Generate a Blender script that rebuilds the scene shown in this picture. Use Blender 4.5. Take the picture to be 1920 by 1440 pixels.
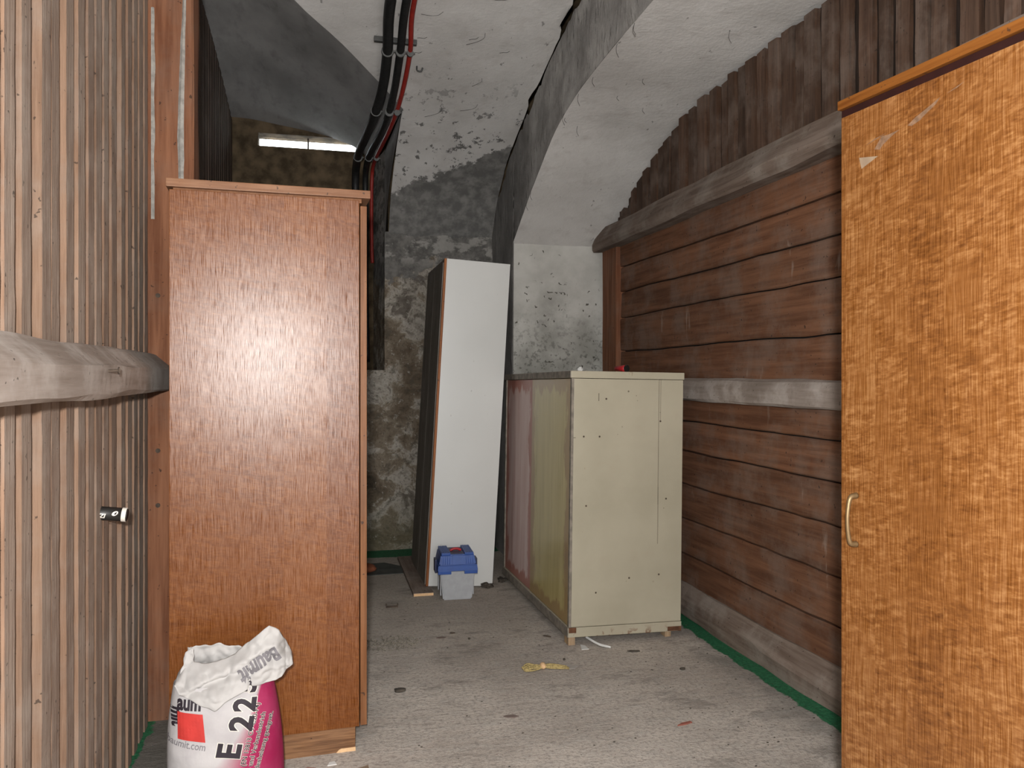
import bpy, bmesh, math, random
import numpy as np
from mathutils import Vector, Matrix, noise

for o in list(bpy.data.objects):
    bpy.data.objects.remove(o, do_unlink=True)
scene = bpy.context.scene
C = scene.collection
R = math.radians

# ------------------------------------------------------------------ camera, world, flash, exposure
CAM_H = 1.2
YAW = math.atan(375.0 / 1500.0)
cam_d = bpy.data.cameras.new('camera')
cam_d.sensor_width = 36.0
cam_d.lens = 1500.0 / 1920.0 * 36.0
cam_d.shift_y = -15.0 / 1920.0
cam_d.clip_start = 0.02
cam = bpy.data.objects.new('camera', cam_d)
C.objects.link(cam)
cam.location = (0, 0, CAM_H)
cam.rotation_euler = (R(90), 0, -YAW)
scene.camera = cam

world = bpy.data.worlds.new('daylight')
scene.world = world
world.use_nodes = True
bgn = world.node_tree.nodes['Background']
bgn.inputs[0].default_value = (0.93, 0.97, 1.0, 1)
bgn.inputs[1].default_value = 8.0

fl = bpy.data.lights.new('camera_flash', 'POINT')
fl.energy = 385.0
fl.color = (1.0, 0.985, 0.96)
fl.shadow_soft_size = 0.03
flash = bpy.data.objects.new('camera_flash', fl)
C.objects.link(flash)
flash.location = (-0.05, -0.15, CAM_H + 0.13)

vs = scene.view_settings
vs.view_transform = 'Standard'
vs.look = 'None'
vs.exposure = 0.0
vs.gamma = 1.0
vs.use_curve_mapping = False


def portal(name, loc, rot, sx, sy):
    l = bpy.data.lights.new(name, 'AREA')
    l.shape = 'RECTANGLE'
    l.size, l.size_y = sx, sy
    l.cycles.is_portal = True
    o = bpy.data.objects.new(name, l)
    C.objects.link(o)
    o.location, o.rotation_euler = loc, rot
    return o


# ------------------------------------------------------------------ object helpers
def tag(o, label=None, cat=None, group=None, kind=None):
    if label: o['label'] = label
    if cat: o['category'] = cat
    if group: o['group'] = group
    if kind: o['kind'] = kind
    return o


def empty(name, loc=(0, 0, 0), rz=0, rx=0, ry=0):
    o = bpy.data.objects.new(name, None)
    C.objects.link(o)
    o.location = loc
    o.rotation_euler = (rx, ry, rz)
    o.empty_display_size = 0.1
    return o


def link(name, me, mats, parent=None, smooth=False):
    o = bpy.data.objects.new(name, me)
    C.objects.link(o)
    if mats is not None:
        for m in (mats if isinstance(mats, (list, tuple)) else [mats]):
            me.materials.append(m)
    if parent: o.parent = parent
    if smooth:
        for p in me.polygons: p.use_smooth = True
    return o


def obj(name, bm, mats, parent=None, smooth=False, recalc=True):
    if recalc: bmesh.ops.recalc_face_normals(bm, faces=bm.faces)
    me = bpy.data.meshes.new(name)
    bm.to_mesh(me)
    bm.free()
    return link(name, me, mats, parent, smooth)


def pyobj(name, v, f, mats, parent=None, smooth=False, midx=None):
    me = bpy.data.meshes.new(name)
    me.from_pydata([tuple(p) for p in v], [], f)
    if midx is not None:
        for p, i in zip(me.polygons, midx): p.material_index = i
    me.update()
    return link(name, me, mats, parent, smooth)


def add_box(bm, x0, x1, y0, y1, z0, z1, bev=0.0, M=None):
    t = bmesh.new()
    vs_ = [t.verts.new((x, y, z)) for x in (x0, x1) for y in (y0, y1) for z in (z0, z1)]
    for f in ((0, 1, 3, 2), (4, 6, 7, 5), (0, 4, 5, 1), (2, 3, 7, 6), (0, 2, 6, 4), (1, 5, 7, 3)):
        t.faces.new([vs_[i] for i in f])
    bmesh.ops.recalc_face_normals(t, faces=t.faces)
    if bev:
        bmesh.ops.bevel(t, geom=list(t.edges), offset=bev, segments=2, affect='EDGES', profile=0.7)
    if M is not None: t.transform(M)
    me = bpy.data.meshes.new('tmp'); t.to_mesh(me); t.free()
    bm.from_mesh(me); bpy.data.meshes.remove(me)


def box(name, x0, x1, y0, y1, z0, z1, mat, parent=None, bev=0.002):
    bm = bmesh.new()
    add_box(bm, x0, x1, y0, y1, z0, z1, bev)
    return obj(name, bm, mat, parent)


def add_tube(bm, pts, rad, seg=12, cap=True):
    pts = [Vector(p) for p in pts]
    n = len(pts)
    rads = rad if isinstance(rad, (list, tuple)) else [rad] * n
    rings = []
    up = None
    for i, p in enumerate(pts):
        d = (pts[min(i + 1, n - 1)] - pts[max(i - 1, 0)]).normalized()
        if up is None:
            up = d.orthogonal().normalized()
        else:
            up = (up - d * up.dot(d)).normalized()
        s = d.cross(up)
        rings.append([bm.verts.new(p + (up * math.cos(a) + s * math.sin(a)) * rads[i])
                      for a in [2 * math.pi * k / seg for k in range(seg)]])
    for a, b in zip(rings[:-1], rings[1:]):
        for k in range(seg):
            bm.faces.new([a[k], a[(k + 1) % seg], b[(k + 1) % seg], b[k]])
    if cap:
        bm.faces.new(rings[0][::-1]); bm.faces.new(rings[-1])


def spline(pts, n=8):
    """Catmull-Rom through the points"""
    P = [Vector(p) for p in pts]
    P = [P[0] * 2 - P[1]] + P + [P[-1] * 2 - P[-2]]
    out = []
    for i in range(1, len(P) - 2):
        for k in range(n):
            t = k / n
            a, b, c, d = P[i - 1], P[i], P[i + 1], P[i + 2]
            out.append(0.5 * ((2 * b) + (c - a) * t + (2 * a - 5 * b + 4 * c - d) * t * t + (3 * b - a - 3 * c + d) * t ** 3))
    out.append(P[-2])
    return out


def nz(p, f=1.0, seed=0.0):
    return noise.noise(Vector((p[0] * f + seed, p[1] * f - seed * 1.7, p[2] * f + seed * 0.3)))


def timber(name, axis, s0, s1, prof, mats, parent=None, segs=14, amp=0.004, freq=5.0, seed=0.0, side_mat=None, ends=None, origin=None):
    """rough-sawn piece: polygon profile swept along an axis, each edge wandering a little"""
    v, f, mi = [], [], []
    k = len(prof)
    for i in range(segs + 1):
        u = i / segs
        for j, (a, b) in enumerate(prof):
            s = s0 + (s1 - s0) * u
            if ends and i == segs: s += ends(a, b)
            da = amp * noise.noise(Vector((s * freq, j * 3.1 + seed, seed * 1.3)))
            db = amp * noise.noise(Vector((s * freq + 31.7, j * 2.3 + seed, seed * 0.7)))
            a2, b2 = a + da, b + db
            v.append((a2, s, b2) if axis == 'y' else ((a2, b2, s) if axis == 'z' else (s, a2, b2)))
    for i in range(segs):
        for j in range(k):
            q = (j + 1) % k
            f.append((i * k + j, i * k + q, (i + 1) * k + q, (i + 1) * k + j))
            mi.append(side_mat[j] if side_mat else 0)
    f.append(tuple(range(k))[::-1]); mi.append(0)
    f.append(tuple(range(segs * k, segs * k + k))); mi.append(0)
    if origin is not None:
        v = [(p[0] - origin[0], p[1] - origin[1], p[2] - origin[2]) for p in v]
    me = bpy.data.meshes.new(name)
    me.from_pydata(v, [], f)
    for p, i in zip(me.polygons, mi): p.material_index = i
    bm = bmesh.new(); bm.from_mesh(me); bmesh.ops.recalc_face_normals(bm, faces=bm.faces); bm.to_mesh(me); bm.free()
    o = link(name, me, mats, parent)
    if origin is not None: o.location = origin
    return o


def grid(name, fn, nu, nv, mat, parent=None, smooth=True, thick=0.0, flip=False):
    v, f = [], []
    for i in range(nu + 1):
        for j in range(nv + 1):
            v.append(tuple(fn(i / nu, j / nv)))
    for i in range(nu):
        for j in range(nv):
            a = i * (nv + 1) + j
            q = (a, a + nv + 1, a + nv + 2, a + 1)
            f.append(q[::-1] if flip else q)
    o = pyobj(name, v, f, mat, parent, smooth)
    if thick:
        m = o.modifiers.new('solid', 'SOLIDIFY'); m.thickness = thick; m.offset = 0
    return o


# ------------------------------------------------------------------ shader helpers
class G:
    def __init__(self, name, rough=0.8, spec=0.3):
        self.m = bpy.data.materials.new(name)
        self.m.use_nodes = True
        self.t = self.m.node_tree
        self.b = self.t.nodes['Principled BSDF']
        self.b.inputs['Roughness'].default_value = rough
        self.b.inputs['Specular IOR Level'].default_value = spec
        self.tc = self.t.nodes.new('ShaderNodeTexCoord')
        self.obj = self.tc.outputs['Object']

    def n(self, typ, **kw):
        x = self.t.nodes.new(typ)
        for k, v in kw.items(): setattr(x, k, v)
        return x

    def put(self, sock, val):
        if isinstance(val, bpy.types.NodeSocket): self.t.links.new(val, sock)
        elif isinstance(val, (tuple, list)) and len(val) == 3 and sock.type == 'RGBA': sock.default_value = (*val, 1)
        else: sock.default_value = val

    def math(self, op, a, b=0.0, clamp=False):
        x = self.n('ShaderNodeMath', operation=op); x.use_clamp = clamp
        self.put(x.inputs[0], a); self.put(x.inputs[1], b)
        return x.outputs[0]

    def sep(self, v=None):
        x = self.n('ShaderNodeSeparateXYZ'); self.put(x.inputs[0], v or self.obj)
        return x.outputs

    def comb(self, a, b, c):
        x = self.n('ShaderNodeCombineXYZ')
        for i, q in enumerate((a, b, c)): self.put(x.inputs[i], q)
        return x.outputs[0]

    def mapv(self, scale=(1, 1, 1), loc=(0, 0, 0), vec=None):
        x = self.n('ShaderNodeMapping')
        self.put(x.inputs[0], vec or self.obj)
        self.put(x.inputs['Scale'], scale); self.put(x.inputs['Location'], loc)
        return x.outputs[0]

    def vadd(self, a, b, op='ADD'):
        x = self.n('ShaderNodeVectorMath', operation=op)
        self.put(x.inputs[0], a); self.put(x.inputs[1], b)
        return x.outputs[0]

    def rndvec(self, vec=None, amt=37.0):
        oi = self.n('ShaderNodeObjectInfo')
        r = self.math('MULTIPLY', oi.outputs['Random'], amt)
        return self.vadd(vec or self.obj, self.comb(r, r, r))

    def rnd(self):
        return self.n('ShaderNodeObjectInfo').outputs['Random']

    def noise(self, scale, detail=4, rough=0.55, vec=None, dist=0.0):
        x = self.n('ShaderNodeTexNoise')
        self.put(x.inputs['Vector'], vec or self.obj)
        x.inputs['Scale'].default_value = scale; x.inputs['Detail'].default_value = detail
        x.inputs['Roughness'].default_value = rough; x.inputs['Distortion'].default_value = dist
        return x.outputs[0]

    def voro(self, scale, vec=None, feature='F1', rnd=1.0):
        x = self.n('ShaderNodeTexVoronoi', feature=feature)
        self.put(x.inputs['Vector'], vec or self.obj)
        x.inputs['Scale'].default_value = scale; x.inputs['Randomness'].default_value = rnd
        return x.outputs['Distance']

    def ramp(self, fac, stops):
        x = self.n('ShaderNodeValToRGB')
        self.put(x.inputs[0], fac)
        e = x.color_ramp.elements
        while len(e) > 1: e.remove(e[-1])
        for i, (p, c) in enumerate(stops):
            q = e[0] if i == 0 else e.new(p)
            q.position = p
            q.color = (*c, 1) if isinstance(c, (tuple, list)) else (c, c, c, 1)
        return x.outputs[0]

    def step(self, fac, lo, hi):
        x = self.n('ShaderNodeMapRange'); x.interpolation_type = 'SMOOTHSTEP'
        self.put(x.inputs[0], fac)
        self.put(x.inputs[1], lo); self.put(x.inputs[2], hi)
        return x.outputs[0]

    def mix(self, fac, a, b, mode='MIX'):
        x = self.n('ShaderNodeMix', data_type='RGBA', blend_type=mode)
        self.put(x.inputs[0], fac); self.put(x.inputs[6], a); self.put(x.inputs[7], b)
        return x.outputs[2]

    def bump(self, h, strength=0.4, dist=0.01):
        x = self.n('ShaderNodeBump')
        x.inputs['Strength'].default_value = strength; x.inputs['Distance'].default_value = dist
        self.put(x.inputs['Height'], h)
        self.t.links.new(x.outputs[0], self.b.inputs['Normal'])

    def col(self, c): self.put(self.b.inputs['Base Color'], c)
    def rough(self, r): self.put(self.b.inputs['Roughness'], r)


def plain(name, c, rough=0.6, spec=0.4, metal=0.0, var=0.12, vscale=30.0):
    g = G(name, rough, spec)
    k = g.noise(vscale, 4)
    g.col(g.mix(g.step(k, 0.3, 0.7), tuple(x * (1 - var) for x in c), tuple(min(1, x * (1 + var)) for x in c)))
    g.b.inputs['Metallic'].default_value = metal
    return g.m


def wood(name, ca, cb, axis='z', dust=(0.3, 0.27, 0.24), dust_amt=0.3, rough=0.85, fine=70.0, tone=0.35, bump=0.4):
    """rough sawn timber: streaks along the axis, dust blotches, per-piece tone"""
    g = G(name, rough, 0.2)
    v = g.rndvec()
    sc = {'x': (0.05, 1, 1), 'y': (1, 0.05, 1), 'z': (1, 1, 0.05)}[axis]
    st = g.noise(fine, 5, 0.65, g.mapv(sc, vec=v))
    st2 = g.noise(14, 3, 0.6, g.mapv(tuple(max(x, 0.12) for x in sc), vec=v))
    base = g.mix(g.step(g.math('ADD', g.math('MULTIPLY', st, 0.6), g.math('MULTIPLY', st2, 0.4)), 0.36, 0.64), ca, cb)
    r = g.rnd()
    base = g.mix(g.math('MULTIPLY', r, tone), base, g.mix(0.5, base, (0.02, 0.014, 0.01)))
    bl = g.noise(5.0, 5, 0.65, g.mapv((1, 1, 1), (3.1, 7.7, 1.9), v))
    d = g.math('MULTIPLY', g.step(bl, 0.42, 0.68), dust_amt)
    base = g.mix(d, base, dust)
    if name == 'right_plank':
        dr = g.math('MULTIPLY', g.step(g.noise(1.0, 4, 0.65, g.mapv((6, 9, 2.2), (1, 4, 2))), 0.64, 0.72), 0.4)
        base = g.mix(dr, base, (0.30, 0.25, 0.21))
    sp = g.step(g.noise(60, 2, 0.5, v), 0.69, 0.74)
    base = g.mix(g.math('MULTIPLY', sp, 0.7), base, (0.015, 0.012, 0.01))
    g.col(base)
    g.bump(g.math('ADD', st, g.math('MULTIPLY', bl, 0.5)), bump, 0.006)
    return g.m


def veneer(name, dark, mid, light, figure=1.0, rough=0.33, leaf=0.115, grain_mix=0.5, spec=0.5, gs=1.0):
    """rippled quarter-sawn veneer in vertical leaves, varnished"""
    g = G(name, rough, spec)
    x, y, z = g.sep()
    u = g.math('ADD', x, y)
    li = g.math('FLOOR', g.math('DIVIDE', g.math('ADD', u, 5.03), leaf))
    wn = g.n('ShaderNodeTexWhiteNoise', noise_dimensions='1D'); g.put(wn.inputs['W'], li)
    lr = wn.outputs['Value']
    off = g.math('MULTIPLY', lr, 2.0)
    fv = g.comb(g.math('ADD', u, off), g.math('MULTIPLY', li, 0.37), z)
    # horizontal ripples (mapped slanted), broken into patches
    rip = g.noise(1.0, 4, 0.62, g.vadd(g.mapv((24, 1, 80), vec=fv), g.comb(0, 0, g.math('MULTIPLY', u, 16.0))), 0.35)
    rip2 = g.noise(1.0, 3, 0.6, g.mapv((60, 1, 210), (4, 2, 1), fv), 0.3)
    patch = g.noise(1.0, 3, 0.5, g.mapv((9, 1, 11), (1, 9, 2), fv))
    fig = g.math('ADD', g.math('MULTIPLY', rip, 0.65), g.math('MULTIPLY', rip2, 0.35))
    fig = g.math('ADD', g.math('MULTIPLY', g.math('SUBTRACT', fig, 0.5), g.math('MULTIPLY', g.step(patch, 0.12, 0.62), 1.4 * figure)), 0.5)
    # fine vertical pores
    wob = g.math('MULTIPLY', g.noise(6.0, 2, 0.5, fv), 0.012)
    gv = g.comb(g.math('ADD', u, wob), 0.0, z)
    gr = g.noise(1.0, 3, 0.7, g.mapv((260 * gs, 1, 5 * gs), vec=gv))
    gr2 = g.noise(1.0, 2, 0.6, g.mapv((620 * gs, 1, 14 * gs), vec=gv))
    gg = g.math('ADD', g.math('MULTIPLY', gr, 0.55), g.math('MULTIPLY', gr2, 0.45))
    k = g.math('ADD', g.math('MULTIPLY', fig, 1.0 - grain_mix), g.math('MULTIPLY', gg, grain_mix))
    k = g.math('ADD', k, g.math('MULTIPLY', g.math('SUBTRACT', lr, 0.5), 0.05))
    g.col(g.ramp(k, [(0.37, dark), (0.5, mid), (0.64, light)]))
    g.rough(g.math('ADD', g.math('MULTIPLY', gr, 0.22), rough - 0.11))
    g.put(g.b.inputs['Specular IOR Level'], g.math('MULTIPLY', g.step(gg, 0.32, 0.62), spec * 1.6))
    g.bump(gg, 0.05, 0.0015)
    g.b.inputs['Coat Weight'].default_value = 0.0
    return g.m


# ------------------------------------------------------------------ materials
M = {}
M['slat_face'] = wood('slat_face', (0.195, 0.138, 0.107), (0.285, 0.222, 0.178), 'z', (0.32, 0.27, 0.23), 0.6, fine=110, tone=0.3)
M['slat_edge'] = wood('slat_edge', (0.155, 0.09, 0.057), (0.24, 0.15, 0.10), 'z', (0.20, 0.155, 0.125), 0.5, tone=0.7)
M['slat_back'] = wood('slat_back', (0.155, 0.108, 0.082), (0.25, 0.19, 0.15), 'z', (0.28, 0.23, 0.195), 0.55)
M['right_slat'] = wood('right_slat', (0.06, 0.034, 0.023), (0.12, 0.07, 0.047), 'z', (0.15, 0.115, 0.095), 0.6, tone=1.0)
M['right_slat_edge'] = wood('right_slat_edge', (0.035, 0.018, 0.011), (0.075, 0.038, 0.022), 'z', dust_amt=0.15, tone=0.6)
M['right_plank'] = wood('right_plank', (0.095, 0.040, 0.020), (0.19, 0.088, 0.047), 'y', (0.17, 0.125, 0.10), 0.5, fine=40, tone=0.5)
M['grey_beam'] = wood('grey_beam', (0.22, 0.178, 0.15), (0.32, 0.272, 0.24), 'y', (0.40, 0.36, 0.33), 0.75, fine=45)
M['gap_shade_slat'] = wood('gap_shade_slat', (0.014, 0.009, 0.007), (0.032, 0.02, 0.015), 'z', dust_amt=0.0)  # near-black colour paints the shade seen in the slat gaps
M['shade_slat'] = wood('shade_slat', (0.045, 0.03, 0.022), (0.09, 0.06, 0.045), 'z', dust_amt=0.1)  # slats past the post, their shade put into a darker wood colour
M['dark_beam'] = wood('dark_beam', (0.12, 0.085, 0.065), (0.22, 0.17, 0.14), 'y', (0.28, 0.25, 0.22), 0.5, fine=45)
M['post'] = wood('post', (0.13, 0.048, 0.023), (0.25, 0.11, 0.058), 'z', (0.17, 0.11, 0.08), 0.35, fine=40)
M['veneer_l'] = veneer('veneer_l', (0.068, 0.0175, 0.0018), (0.138, 0.041, 0.0058), (0.225, 0.083, 0.018), 0.65, 0.35, 0.13, 0.55, 0.40, 2.0)
M['veneer_r'] = veneer('veneer_r', (0.062, 0.019, 0.003), (0.142, 0.052, 0.0115), (0.27, 0.133, 0.049), 0.95, 0.45, 0.085, 0.56, 0.4, 1.3)
M['veneer_edge'] = wood('veneer_edge', (0.12, 0.045, 0.015), (0.20, 0.085, 0.034), 'z', dust_amt=0.05, rough=0.5, tone=0.0, bump=0.1)
M['veneer_edge_y'] = wood('veneer_edge_y', (0.085, 0.025, 0.004), (0.155, 0.056, 0.011), 'y', dust_amt=0.0, rough=0.45, tone=0.0, bump=0.1)
M['top_edge'] = wood('top_edge', (0.15, 0.065, 0.03), (0.25, 0.125, 0.065), 'x', dust_amt=0.05, rough=0.45, tone=0.0, bump=0.1)
M['plinth'] = wood('plinth', (0.085, 0.034, 0.012), (0.23, 0.115, 0.052), 'x', dust_amt=0.05, rough=0.55, fine=120, tone=0.0, bump=0.2)
M['recess_shade'] = plain('painted_recess_shade', (0.016, 0.0035, 0.0025), 0.7, 0.2)  # colour stands in for the shade of the recess
M['raw_chip'] = plain('raw_chip', (0.62, 0.40, 0.22), 0.9)


def m_vault(name, mould=False, k=1.05):
    g = G(name, 0.95, 0.1)
    x, y, z = g.sep()
    n1 = g.noise(2.2, 6, 0.6); n2 = g.noise(9, 5, 0.6); n3 = g.noise(55, 3, 0.6)
    c = g.mix(g.step(n1, 0.3, 0.7), tuple(q * k for q in (0.42, 0.405, 0.39)), tuple(q * k for q in (0.53, 0.515, 0.50)))
    c = g.mix(g.math('MULTIPLY', g.step(n2, 0.52, 0.75), 0.35), c, (0.34, 0.305, 0.285))
    sp = g.step(g.noise(38, 2, 0.5, g.mapv((1, 0.45, 1))), 0.70, 0.76)
    c = g.mix(g.math('MULTIPLY', sp, 0.6), c, (0.10, 0.095, 0.09))
    if mould:
        wob = g.math('MULTIPLY', g.math('SUBTRACT', g.noise(3.6, 7, 0.68), 0.5), 0.6)
        yy = g.math('ADD', g.math('ADD', y, wob), g.math('MULTIPLY', g.math('SUBTRACT', x, 0.5), 0.62))
        lost = g.step(yy, 5.38, 5.41)
        dk = g.mix(g.step(g.noise(14, 5, 0.6), 0.35, 0.7), (0.12, 0.117, 0.112), (0.22, 0.213, 0.203))
        c = g.mix(lost, c, dk)
        fl_ = g.math('MULTIPLY', g.step(g.noise(13, 6, 0.7, g.mapv((1, 0.7, 1), (5, 1, 3))), 0.585, 0.60), g.step(y, 4.1, 4.9))
        c = g.mix(fl_, c, (0.15, 0.145, 0.14))
    g.col(c)
    g.bump(g.math('ADD', n2, g.math('MULTIPLY', n3, 0.5)), 0.35, 0.012)
    return g.m


M['vault'] = m_vault('vault_plaster', True)
M['arch'] = m_vault('arch_plaster', False, 1.16)


def m_rib():
    g = G('rib_plaster', 0.95, 0.1)
    x, y, z = g.sep()
    n1 = g.noise(3.0, 6, 0.65)
    st = g.noise(1.0, 6, 0.75, g.mapv((20, 42, 9)))
    c = g.mix(g.step(n1, 0.3, 0.72), (0.24, 0.23, 0.22), (0.48, 0.465, 0.445))
    low = g.step(y, 4.0, 5.1)
    c = g.mix(g.math('MULTIPLY', low, 0.6), c, (0.13, 0.125, 0.12))
    c = g.mix(g.math('MULTIPLY', g.step(st, 0.55, 0.66), 0.75), c, (0.06, 0.057, 0.054))
    g.col(c)
    g.bump(g.math('ADD', n1, st), 0.5, 0.012)
    return g.m


M['rib'] = m_rib()


def m_pier():
    g = G('pier_plaster', 0.95, 0.1)
    x, y, z = g.sep()
    n1 = g.noise(4, 6, 0.6)
    c = g.mix(g.step(n1, 0.3, 0.7), (0.38, 0.37, 0.345), (0.52, 0.51, 0.48))
    grey = g.math('MULTIPLY', g.step(g.math('ADD', z, g.math('MULTIPLY', g.math('SUBTRACT', n1, 0.5), 1.3)), 1.75, 1.0), 0.55)
    c = g.mix(grey, c, (0.17, 0.175, 0.15))
    v = g.voro(26, g.vadd(g.mapv((1, 1, 0.7)), g.comb(g.math('MULTIPLY', g.noise(9), 0.3), 0, 0)))
    pit = g.math('MULTIPLY', g.step(v, 0.19, 0.12), g.step(g.noise(5, 2, 0.5, g.mapv((1, 1, 1), (9, 2, 5))), 0.46, 0.54))
    c = g.mix(pit, c, (0.09, 0.085, 0.07))
    st = g.math('MULTIPLY', g.step(g.noise(34, 5, 0.7), 0.53, 0.6), g.step(z, 1.75, 1.15))
    c = g.mix(g.math('MULTIPLY', st, 0.75), c, (0.10, 0.10, 0.09))
    g.col(c)
    g.bump(g.math('SUBTRACT', n1, pit), 0.5, 0.012)
    return g.m


M['pier'] = m_pier()


def m_backwall():
    g = G('crumbling_plaster', 0.95, 0.15)
    x, y, z = g.sep()
    dv = g.vadd(g.obj, g.comb(g.math('MULTIPLY', g.noise(6, 3), 0.25), 0, g.math('MULTIPLY', g.noise(5, 3, 0.5, g.mapv((1, 1, 1), (4, 4, 4))), 0.25)))
    n1 = g.noise(3.4, 7, 0.68, dv)
    c = g.ramp(n1, [(0.30, (0.045, 0.037, 0.028)), (0.42, (0.125, 0.096, 0.068)), (0.50, (0.19, 0.155, 0.117)), (0.56, (0.36, 0.33, 0.285)), (0.63, (0.145, 0.125, 0.105)), (0.75, (0.08, 0.07, 0.058))])
    n2 = g.noise(15, 6, 0.7)
    c = g.mix(g.math('MULTIPLY', g.step(n2, 0.54, 0.64), 0.65), c, (0.085, 0.074, 0.058))
    c = g.mix(g.math('MULTIPLY', g.step(g.noise(24, 5, 0.7, g.mapv((1, 1, 1), (8, 3, 2))), 0.58, 0.66), 0.6), c, (0.42, 0.40, 0.36))
    fine = g.math('MULTIPLY', g.step(g.noise(70, 4, 0.7, g.mapv((1, 1, 1), (6, 3, 1))), 0.56, 0.64), 0.6)
    c = g.mix(fine, c, (0.05, 0.043, 0.033))
    up = g.step(g.math('ADD', z, g.math('MULTIPLY', g.math('SUBTRACT', g.noise(4.5, 6, 0.65, g.mapv((1, 1, 1), (2, 2, 7))), 0.5), 1.1)), 1.86, 1.92)
    c = g.mix(up, c, g.mix(g.step(n2, 0.35, 0.65), (0.10, 0.096, 0.09), (0.19, 0.18, 0.168)))
    salt = g.math('MULTIPLY', g.step(z, 1.92, 2.05), g.step(g.noise(8, 6, 0.65, g.mapv((1, 1, 1.6), (1, 5, 2))), 0.47, 0.56))
    c = g.mix(g.math('MULTIPLY', salt, 0.7), c, (0.36, 0.345, 0.32))
    low = g.step(z, 0.5, 0.05)
    c = g.mix(g.math('MULTIPLY', low, 0.35), c, (0.10, 0.105, 0.06))
    g.col(c)
    g.bump(g.math('ADD', g.math('MULTIPLY', n1, 1.5), n2), 0.8, 0.02)
    return g.m


M['backwall'] = m_backwall()


def m_lunette():
    g = G('lunette_plaster', 0.95, 0.1)
    n1 = g.noise(3, 6, 0.6, g.mapv((1, 0.5, 1))); n2 = g.noise(14, 5, 0.6, g.mapv((1, 0.35, 1)))
    c = g.mix(g.step(n1, 0.3, 0.7), (0.25, 0.247, 0.245), (0.36, 0.355, 0.35))
    c = g.mix(g.math('MULTIPLY', g.step(n2, 0.5, 0.75), 0.45), c, (0.15, 0.147, 0.147))
    g.col(c)
    g.bump(n2, 0.4, 0.012)
    return g.m


M['lunette'] = m_lunette()


def m_floor():
    g = G('dusty_concrete', 0.9, 0.2)
    x, y, z = g.sep()
    n1 = g.noise(1.9, 6, 0.6); n2 = g.noise(11, 6, 0.65, g.mapv((1, 2.2, 1))); n3 = g.noise(70, 4, 0.7); n4 = g.noise(190, 2, 0.6)
    c = g.mix(g.step(n1, 0.32, 0.68), (0.345, 0.30, 0.262), (0.50, 0.445, 0.395))
    c = g.mix(g.math('MULTIPLY', g.step(n2, 0.40, 0.75), 0.5), c, (0.36, 0.345, 0.32))
    c = g.mix(g.math('MULTIPLY', g.step(n3, 0.46, 0.66), 0.7), c, (0.215, 0.19, 0.17))
    c = g.mix(g.math('MULTIPLY', g.step(n4, 0.50, 0.72), 0.4), c, (0.56, 0.54, 0.50))
    # browner, darker concrete in the far half
    far = g.step(g.math('ADD', y, g.math('MULTIPLY', g.math('SUBTRACT', n1, 0.5), 1.6)), 3.3, 4.6)
    c = g.mix(g.math('MULTIPLY', far, 0.35), c, (0.22, 0.19, 0.145))
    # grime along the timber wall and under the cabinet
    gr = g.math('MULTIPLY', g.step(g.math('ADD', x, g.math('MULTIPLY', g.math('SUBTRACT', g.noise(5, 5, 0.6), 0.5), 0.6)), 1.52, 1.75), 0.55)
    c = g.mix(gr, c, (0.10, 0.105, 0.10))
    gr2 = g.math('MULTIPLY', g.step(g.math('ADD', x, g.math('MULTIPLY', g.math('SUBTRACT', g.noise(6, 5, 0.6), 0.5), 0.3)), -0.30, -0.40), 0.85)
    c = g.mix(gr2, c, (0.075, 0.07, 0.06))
    # specks and stains
    sp = g.step(g.noise(48, 3, 0.6, g.mapv((1, 1, 1), (3, 3, 3))), 0.69, 0.74)
    st_ = g.math('MULTIPLY', g.step(g.noise(5.5, 7, 0.72, g.mapv((1, 1.8, 1), (2, 9, 3))), 0.52, 0.66), 0.6)
    c = g.mix(st_, c, (0.19, 0.17, 0.15))
    c = g.mix(g.math('MULTIPLY', sp, 0.6), c, (0.07, 0.06, 0.05))
    sp2 = g.step(g.noise(26, 3, 0.6, g.mapv((1, 2, 1), (7, 1, 3))), 0.67, 0.71)
    c = g.mix(g.math('MULTIPLY', sp2, 0.45), c, (0.20, 0.13, 0.11))
    # green paint left along the edges of the room
    wob = g.math('MULTIPLY', g.math('SUBTRACT', g.noise(16, 5, 0.65), 0.5), 0.07)
    e1 = g.math('SUBTRACT', g.math('ADD', x, wob), 1.725)
    e2 = g.math('SUBTRACT', g.math('ADD', y, wob), 5.34)
    e3 = g.math('SUBTRACT', -0.53, g.math('ADD', x, wob))
    e = g.math('MAXIMUM', g.math('MAXIMUM', e1, e2), e3)
    gm = g.step(e, -0.004, 0.004)
    c = g.mix(gm, c, g.mix(g.step(n3, 0.35, 0.65), (0.014, 0.085, 0.040), (0.03, 0.16, 0.075)))
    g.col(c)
    g.rough(g.math('SUBTRACT', 0.92, g.math('MULTIPLY', gm, 0.35)))
    g.bump(g.math('ADD', g.math('ADD', g.math('MULTIPLY', n3, 0.6), n2), g.math('MULTIPLY', n4, 0.3)), 0.6, 0.008)
    return g.m


M['floor'] = m_floor()
M['dark_stone'] = plain('dark_stone', (0.085, 0.062, 0.038), 0.95, 0.1, var=0.5, vscale=9)
M['white_wall'] = plain('lime_wash', (0.45, 0.44, 0.42), 0.95, 0.1, vscale=6)


def m_white_panel():
    g = G('white_laminate', 0.28, 0.5)
    n = g.noise(3.0, 4)
    c = g.mix(n, (0.50, 0.50, 0.485), (0.56, 0.56, 0.545))
    d = g.step(g.noise(40, 3, 0.6, g.mapv((1, 1, 0.4))), 0.70, 0.74)
    c = g.mix(g.math('MULTIPLY', d, 0.5), c, (0.22, 0.21, 0.20))
    g.col(c); g.rough(g.math('ADD', g.math('MULTIPLY', g.noise(6, 3), 0.15), 0.24))
    return g.m


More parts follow.
